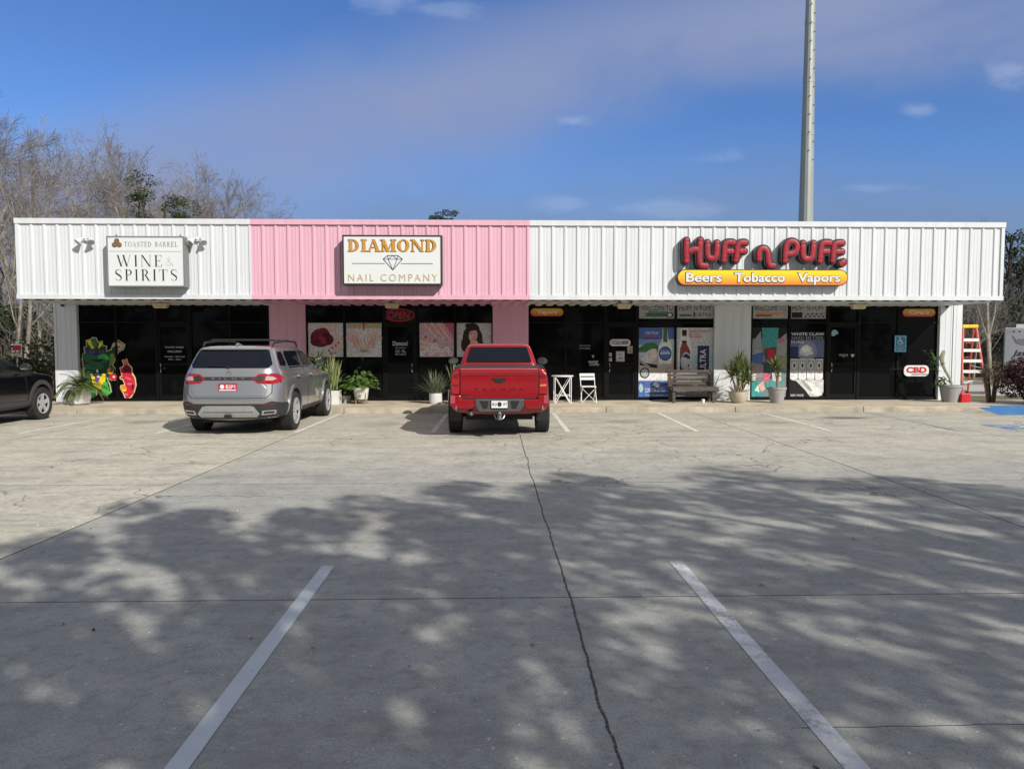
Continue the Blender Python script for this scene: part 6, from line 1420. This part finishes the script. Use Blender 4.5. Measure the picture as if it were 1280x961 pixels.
# cut back shrub with bare stems beside the ladder
p = at(1239, 500, 20.6); rng = random.Random(14); t = thing('shrub', 'clipped brown shrub with bare dark stems right of the step ladder', 'shrub', (p.x, 20.6, 0)); sb, lb = MB(), MB()
for k in range(16):
    a = rng.uniform(0, 6.28); q = Vector((.28 * math.cos(a), .2 * math.sin(a), .95)) * rng.uniform(.7, 1.15); sb.tube([(q.x * .25, q.y * .3, -.02), (q.x * .5, q.y * .5, q.z * .5), q], [.035, .025, .01], 6, cap=False)
    for j in range(9): d = rdir(5, 70); w_ = q * rng.uniform(.6, 1.); sb.tube([w_, w_ + d * rng.uniform(.15, .4)], [.007, .003], 3, cap=False)
leaf_cloud(lb, (.08, 0, .95), .34, 300, .03, rng, .8); sb.build('stem', B_dark, t, fix=False); lb.build('foliage', L_dry, t, fix=False)
p = at(1290, 480, 20.2); bush('shrub', 'rounded dark burgundy shrub at the right photo edge behind blue ramp', (p.x, 20.2, .12), .98, L_burg, 12000, .032, 41)
# white trailer
Yt = 37; x0 = at(1254.5, 430, Yt).x; z0, z1 = az(462, Yt, 1260), az(409.5, Yt, 1260)
tr = thing('travel_trailer', 'white box trailer with dark bird emblem and script name beyond the burgundy shrub', 'trailer', (x0, Yt, 0), R(-36))
M_tr = mat('trailer white', (.40, .42, .47), .5, var=.05)
bevelled(MB().prism([(0, z0), (6.2, z0), (6.2, z1), (0, z1)], 0, 2.4).build('body', M_tr, tr), .06); MB().box(.02, 6.1, -.012, .0, z0 + .02, z0 + .14).build('skirt', M_trim, tr)
l = MB()
for k in range(6): l.prism(ell(.42 + .24 * k, z1 - .2, .05, .035, 8), -.01, -.001)
l.build('vent', M_ink, tr); l = MB(); put_text(l, 'Jayco', .36, 1.45, z0 + .62, z0 + 1.0, -.012, .012, .005, shear=.3); l.build('lettering', M_ink, tr)
l = MB()
for q in (ell(.75, z1 - .72, .24, .14, 16, -.35), ell(.93, z1 - .6, .10, .10, 12), [(.38, z1 - .40), (.55, z1 - .62), (.68, z1 - .7), (.55, z1 - .8)], [(1.0, z1 - .62), (1.15, z1 - .65), (1.0, z1 - .68)]): l.prism(q, -.012 - .002 * len(l.f) / 40, -.001)
l.build('bird_emblem', M_grey, tr)
MB().box(.5, 1.3, .6, 1.4, z1 + .0, z1 + .18).build('roof_vent', M_face, tr)
for xx in (3.1, 3.9):
    o = MB().lathe([(0, -.1), (.3, -.1), (.33, -.06), (.33, .06), (.3, .1), (0, .1)], 20, axis='y').build('wheel', M_tyre, tr, smooth=True); o.location = (xx, .15, .33)
MB().tube([(0, 1.2, z0 + .05), (-1.1, 1.2, z0)], .05, 6).build('drawbar', M_black, tr)
# steel pole
Yp = 46; pb, pt = at(1007.3, 278, Yp), at(1011.5, 0, Yp); rb = 17.5 / 2 * Yp / F; rt = 11.2 / 2 * Yp / F
zb0, zt0 = pb.z, pt.z; slope = (rt - rb) / (zt0 - zb0); R0 = rb - slope * zb0; HT = 31
M_galv = mat('galvanised pole', (.30, .325, .31), .5, metal=.25, var=.08, nscale=1.2, stretch=(1, 1, .3))
t = thing('steel_pole', 'tall tapered galvanised steel pole rising behind the tobacco shop', 'pole', (pb.x, Yp, 0))
s_ = MB(); secs = [0, 7.2, 14.5, 17.7, 21.2, 26, HT]
for a, b_ in zip(secs, secs[1:]):
    s_.lathe([(R0 + slope * a + .012, a), (R0 + slope * a + .012, a + .35), (R0 + slope * (a + .351), a + .351), (R0 + slope * b_, b_)], 14)
s_.build('shaft', M_galv, t, fix=False)
l = MB()
for k in range(24):
    z = 13 + k * .55; a = R(-100 if k % 2 else -60); rr = R0 + slope * z; l.bar((rr * math.cos(a), rr * math.sin(a), z), ((rr + .06) * math.cos(a), (rr + .06) * math.sin(a), z), .05, .05)
l.build('step_socket', M_lampb, t)
MB().box(-.7, .7, -.7, .7, -.02, .06).build('base_plate', M_galv, t)

# trees behind the viewer: their crowns throw the dappled shade and show dark in the glass
SUN_TO = Vector((.80, -1.0, .87)).normalized()
def shade_tree(label, loc, blobs, n, size, seed):
    """blobs: where on the lot each clump's shadow falls (x, y), its height and radius"""
    cr = []
    for (x, y, z, r) in blobs:
        z = z * 1.0 + 1.6; k = z / SUN_TO.z; q = Vector((x, y, 0)) + SUN_TO * k; cr.append((q.x - loc[0], q.y - loc[1], z, r))
    return leafy_tree('oak_tree', label, loc, 11, cr, L_oak, B_dark, n, size, seed, .32, 'oaks behind the viewer')
rs = random.Random(5)
def blobs(pts): return pts
A = [(-3.2, 6.9, 6.6, .6), (-2.2, 7.6, 7.0, .55), (-1.0, 7.9, 7.2, .7), (.0, 8.3, 7.4, .6), (-2.6, 6.3, 6.2, .8), (-1.4, 6.7, 6.4, .9), (-.2, 7.0, 6.6, .9), (-3.6, 5.4, 6.0, .7), (-2.5, 5.3, 5.8, .8), (-1.4, 5.7, 6.0, .8), (-.3, 5.9, 6.2, .9), (-3., 4.3, 5.5, .6), (-1.9, 4.5, 5.4, .7), (-.8, 4.6, 5.4, .8), (.2, 4.9, 5.6, .8), (-2.2, 3.5, 5., .5), (-1., 3.6, 5., .6), (.1, 3.7, 5., .7), (-.4, 2.6, 4.6, .6), (-1.4, 2.7, 4.6, .5), (-4.0, 6.3, 6.2, .5), (-4.2, 4.6, 6, .5), (-3.6, 3.7, 5.6, .5), (-2.9, 3.2, 5.2, .5), (-2.2, 2.6, 5, .45), (-4.9, 5.6, 6, .45), (.4, 6.1, 6.2, .6), (-.6, 3.2, 5, .4), (-2.4, 4.0, 5.2, .6), (-3.0, 3.7, 5.2, .5), (-1.6, 3.4, 5, .55), (-2.0, 2.9, 5, .5), (-2.7, 4.6, 5.4, .6), (-1.2, 4.1, 5.2, .6)]
B = [(.8, 8.6, 7.6, .7), (1.9, 8.9, 7.8, .8), (3.1, 9.0, 7.9, .8), (4.4, 8.9, 7.8, .8), (5.6, 8.7, 7.6, .9), (.9, 7.6, 7.0, .9), (2.1, 7.9, 7.2, 1.), (3.4, 8.0, 7.2, 1.), (4.8, 7.8, 7.0, .8), (6.2, 7.7, 7.0, .8), (1.0, 6.5, 6.4, 1.), (2.2, 6.6, 6.4, .9), (3.4, 6.8, 6.5, .7), (4.7, 6.7, 6.4, .7), (6.0, 6.6, 6.4, .8), (1.0, 5.4, 5.8, .9), (2.1, 5.4, 5.8, .7), (3.2, 5.6, 5.8, .8), (4.2, 5.6, 5.8, .8), (.9, 4.4, 5.3, .8), (1.9, 4.4, 5.3, .7), (2.8, 4.5, 5.3, .8), (3.7, 4.7, 5.4, .7), (.8, 3.5, 5, .7), (1.7, 3.5, 5, .7), (2.5, 3.6, 5, .7), (1.2, 2.7, 4.7, .6), (2., 2.8, 4.7, .6), (.5, 2.6, 4.7, .5)]
shade_tree('broad evergreen oak behind the viewer shading the left part of the lot', (6, -5.8, 0), A, 12000, .075, 54)
shade_tree('broad evergreen oak behind the viewer shading the right part of the lot', (12, -4, 0), B, 11500, .075, 52)
for i, (x, y, h) in enumerate(((-12, -26, 8), (-4, -29, 9), (4, -27, 8.5), (12, -28, 9), (21, -25, 8), (-21, -25, 8), (30, -22, 8), (-30, -20, 8))):
    rng = random.Random(200 + i); cr = [(rng.uniform(-3.6, 3.6), rng.uniform(-2.5, 2.5), rng.uniform(.8, h), rng.uniform(1., 1.7)) for _ in range(26)]
    t = leafy_tree('oak_tree', 'dense evergreen oak far behind the viewer, %s from the left' % ('third second fifth sixth seventh first eighth fourth'.split()[i]), (x, y, 0), h, cr, L_oak, B_dark, 3400, .22, 200 + i, .3, 'oaks behind the viewer')
# scraps on the lot
lb = MB(); rng = random.Random(3)
for _ in range(34):
    y = rng.uniform(2.6, 9) ; x = rng.uniform(-.62, .62) * y; a = rng.uniform(0, 6.28); s = rng.uniform(.01, .026); z = .006
    lb.add([(x + s * math.cos(a), y + s * math.sin(a), z), (x - s * .35 * math.sin(a), y + s * .35 * math.cos(a), z + .003), (x - s * math.cos(a), y - s * math.sin(a), z + .002), (x + s * .35 * math.sin(a), y - s * .35 * math.cos(a), z + .004)], [(0, 1, 2, 3)])
tag(lb.build('litter', leafmat('fallen leaves', (.02, .014, .009), (.09, .06, .035), .9, 0), fix=False), kind='stuff')
wb_ = MB()
for _ in range(90):
    y = rng.uniform(2.6, 8); x = rng.uniform(-.62, .62) * y; s = rng.uniform(.003, .009); wb_.ball((x, y, s * .6), s, 5, 3)
tag(wb_.build('gravel', mat('pale grit', (.6, .58, .54), .9), fix=False), kind='stuff')

# ================================================================== light and sky
AZ = math.degrees(math.atan2(SUN_TO.x, SUN_TO.y)); EL = math.degrees(math.asin(SUN_TO.z))
sd = bpy.data.lights.new('sun', 'SUN'); sd.energy = 3.75; sd.angle = R(.53); sd.color = (1, .95, .865)
so = bpy.data.objects.new('sun', sd); COL.objects.link(so); so.rotation_euler = SUN_TO.to_track_quat('Z', 'Y').to_euler(); so.location = (20, -25, 25)
w = bpy.data.worlds.new('World'); scene.world = w; w.use_nodes = True; t = NT(w.node_tree); bg = t.n['Background']
sky = t.new('ShaderNodeTexSky', sky_type='NISHITA', sun_disc=False, sun_elevation=R(EL), sun_rotation=R(AZ), air_density=1.0, dust_density=.35, ozone_density=4.5, altitude=0)
tc = t.new('ShaderNodeTexCoord').outputs['Generated']; sp = t.new('ShaderNodeSeparateXYZ'); t.put(sp.inputs[0], tc); dx, dy, dz = sp.outputs
yy = t.m('MAXIMUM', t.m('ABSOLUTE', dy), .05); U = t.m('DIVIDE', dx, yy); V = t.m('DIVIDE', dz, yy)
cmb = t.new('ShaderNodeCombineXYZ'); t.put(cmb.inputs[0], U); t.put(cmb.inputs[1], V); t.put(cmb.inputs[2], 0.0); uv = cmb.outputs[0]
n1 = t.noise(t.scale(uv, (1, 1.8, 1)), 3.0, 7, .55, .4); n2 = t.noise(t.scale(uv, (1, 2.2, 1)), 9, 7, .6, .3); n3 = t.noise(t.scale(uv, (1, 3, 1)), 1.6, 4, .5)
PX = lambda px: (px - 615) / 925; PZ = lambda py: (429.5 - py) / 925
def band(x0, y0, x1, y1, w_, amp=.05):
    """soft streak of cloud along a line of the sky"""
    a, b_ = Vector((PX(x0), PZ(y0))), Vector((PX(x1), PZ(y1))); d = (b_ - a).normalized()
    s = t.m('SUBTRACT', t.m('MULTIPLY', t.m('SUBTRACT', U, a.x), -d.y), t.m('MULTIPLY', t.m('SUBTRACT', V, a.y), -d.x))
    s = t.m('ADD', s, t.m('MULTIPLY', t.m('SUBTRACT', n1, .5), amp * 3))
    return t.smooth(t.m('ABSOLUTE', s), w_, 0)
def puff(x, y, rx, ry):
    a = t.m('DIVIDE', t.m('SUBTRACT', U, PX(x)), rx / 925); c = t.m('DIVIDE', t.m('SUBTRACT', V, PZ(y)), ry / 925)
    r = t.m('SQRT', t.m('ADD', t.m('MULTIPLY', a, a), t.m('MULTIPLY', c, c)))
    return t.smooth(t.m('ADD', r, t.m('MULTIPLY', t.m('SUBTRACT', n2, .5), 4.2)), 1.25, -.1)
front = t.smooth(dy, -.1, .2)
streak = t.m('MULTIPLY', band(150, 235, 760, 75, .14, .05), .95)
streak = t.m('MAXIMUM', streak, t.m('MULTIPLY', t.m('MULTIPLY', band(600, 100, 1300, 30, .10, .045), t.smooth(U, PX(560), PX(760))), .8))
low = t.m('MULTIPLY', t.smooth(t.m('ADD', V, t.m('MULTIPLY', t.m('SUBTRACT', n1, .5), .16)), .29, .10), .9)
streak = t.m('MULTIPLY', streak, t.smooth(n1, .25, .6, .6, 1.))
pf = puff(712, 157, 30, 10)
for a in ((1142, 138, 26, 9), (492, 12, 48, 20), (545, 24, 60, 9), (1256, 92, 26, 18), (895, 200, 42, 10), (1098, 236, 46, 7), (815, 262, 80, 12), (700, 258, 40, 10)): pf = t.m('MAXIMUM', pf, t.m('MULTIPLY', puff(*a), .55 if a[0] in (895, 1098, 815, 700, 545) else .8))
other = t.m('MULTIPLY', t.smooth(t.noise(tc, 2.2, 5, .5), .3, .6, .55, .95), t.m('MAXIMUM', t.smooth(dy, .05, -.25), t.smooth(dz, .52, .72)))  # unseen white cloud behind and overhead, added to lift and neutralise the shade
base = t.mix(1.0, sky.outputs[0], (.56, .72, .98), 'MULTIPLY')
c = t.mix(t.m('MULTIPLY', low, front), base, (1.5, 1.98, 3.1)); c = t.mix(t.m('MULTIPLY', streak, front), c, (2.05, 2.5, 4.0)); c = t.mix(t.m('MULTIPLY', t.m('MULTIPLY', pf, .42), front), c, (3.6, 4.3, 6.0)); c = t.mix(other, c, (3.5, 3.5, 3.5))
t.put(bg.inputs[0], c); bg.inputs[1].default_value = .1
vs = scene.view_settings; vs.view_transform = 'Standard'; vs.look = 'None'; vs.gamma = 1; vs.exposure = .40; vs.use_curve_mapping = False
scene.cycles.max_bounces = 8; scene.cycles.diffuse_bounces = 3; scene.cycles.glossy_bounces = 3; scene.cycles.transmission_bounces = 2; scene.cycles.use_denoising = True
scene.cycles.sample_clamp_indirect = 6
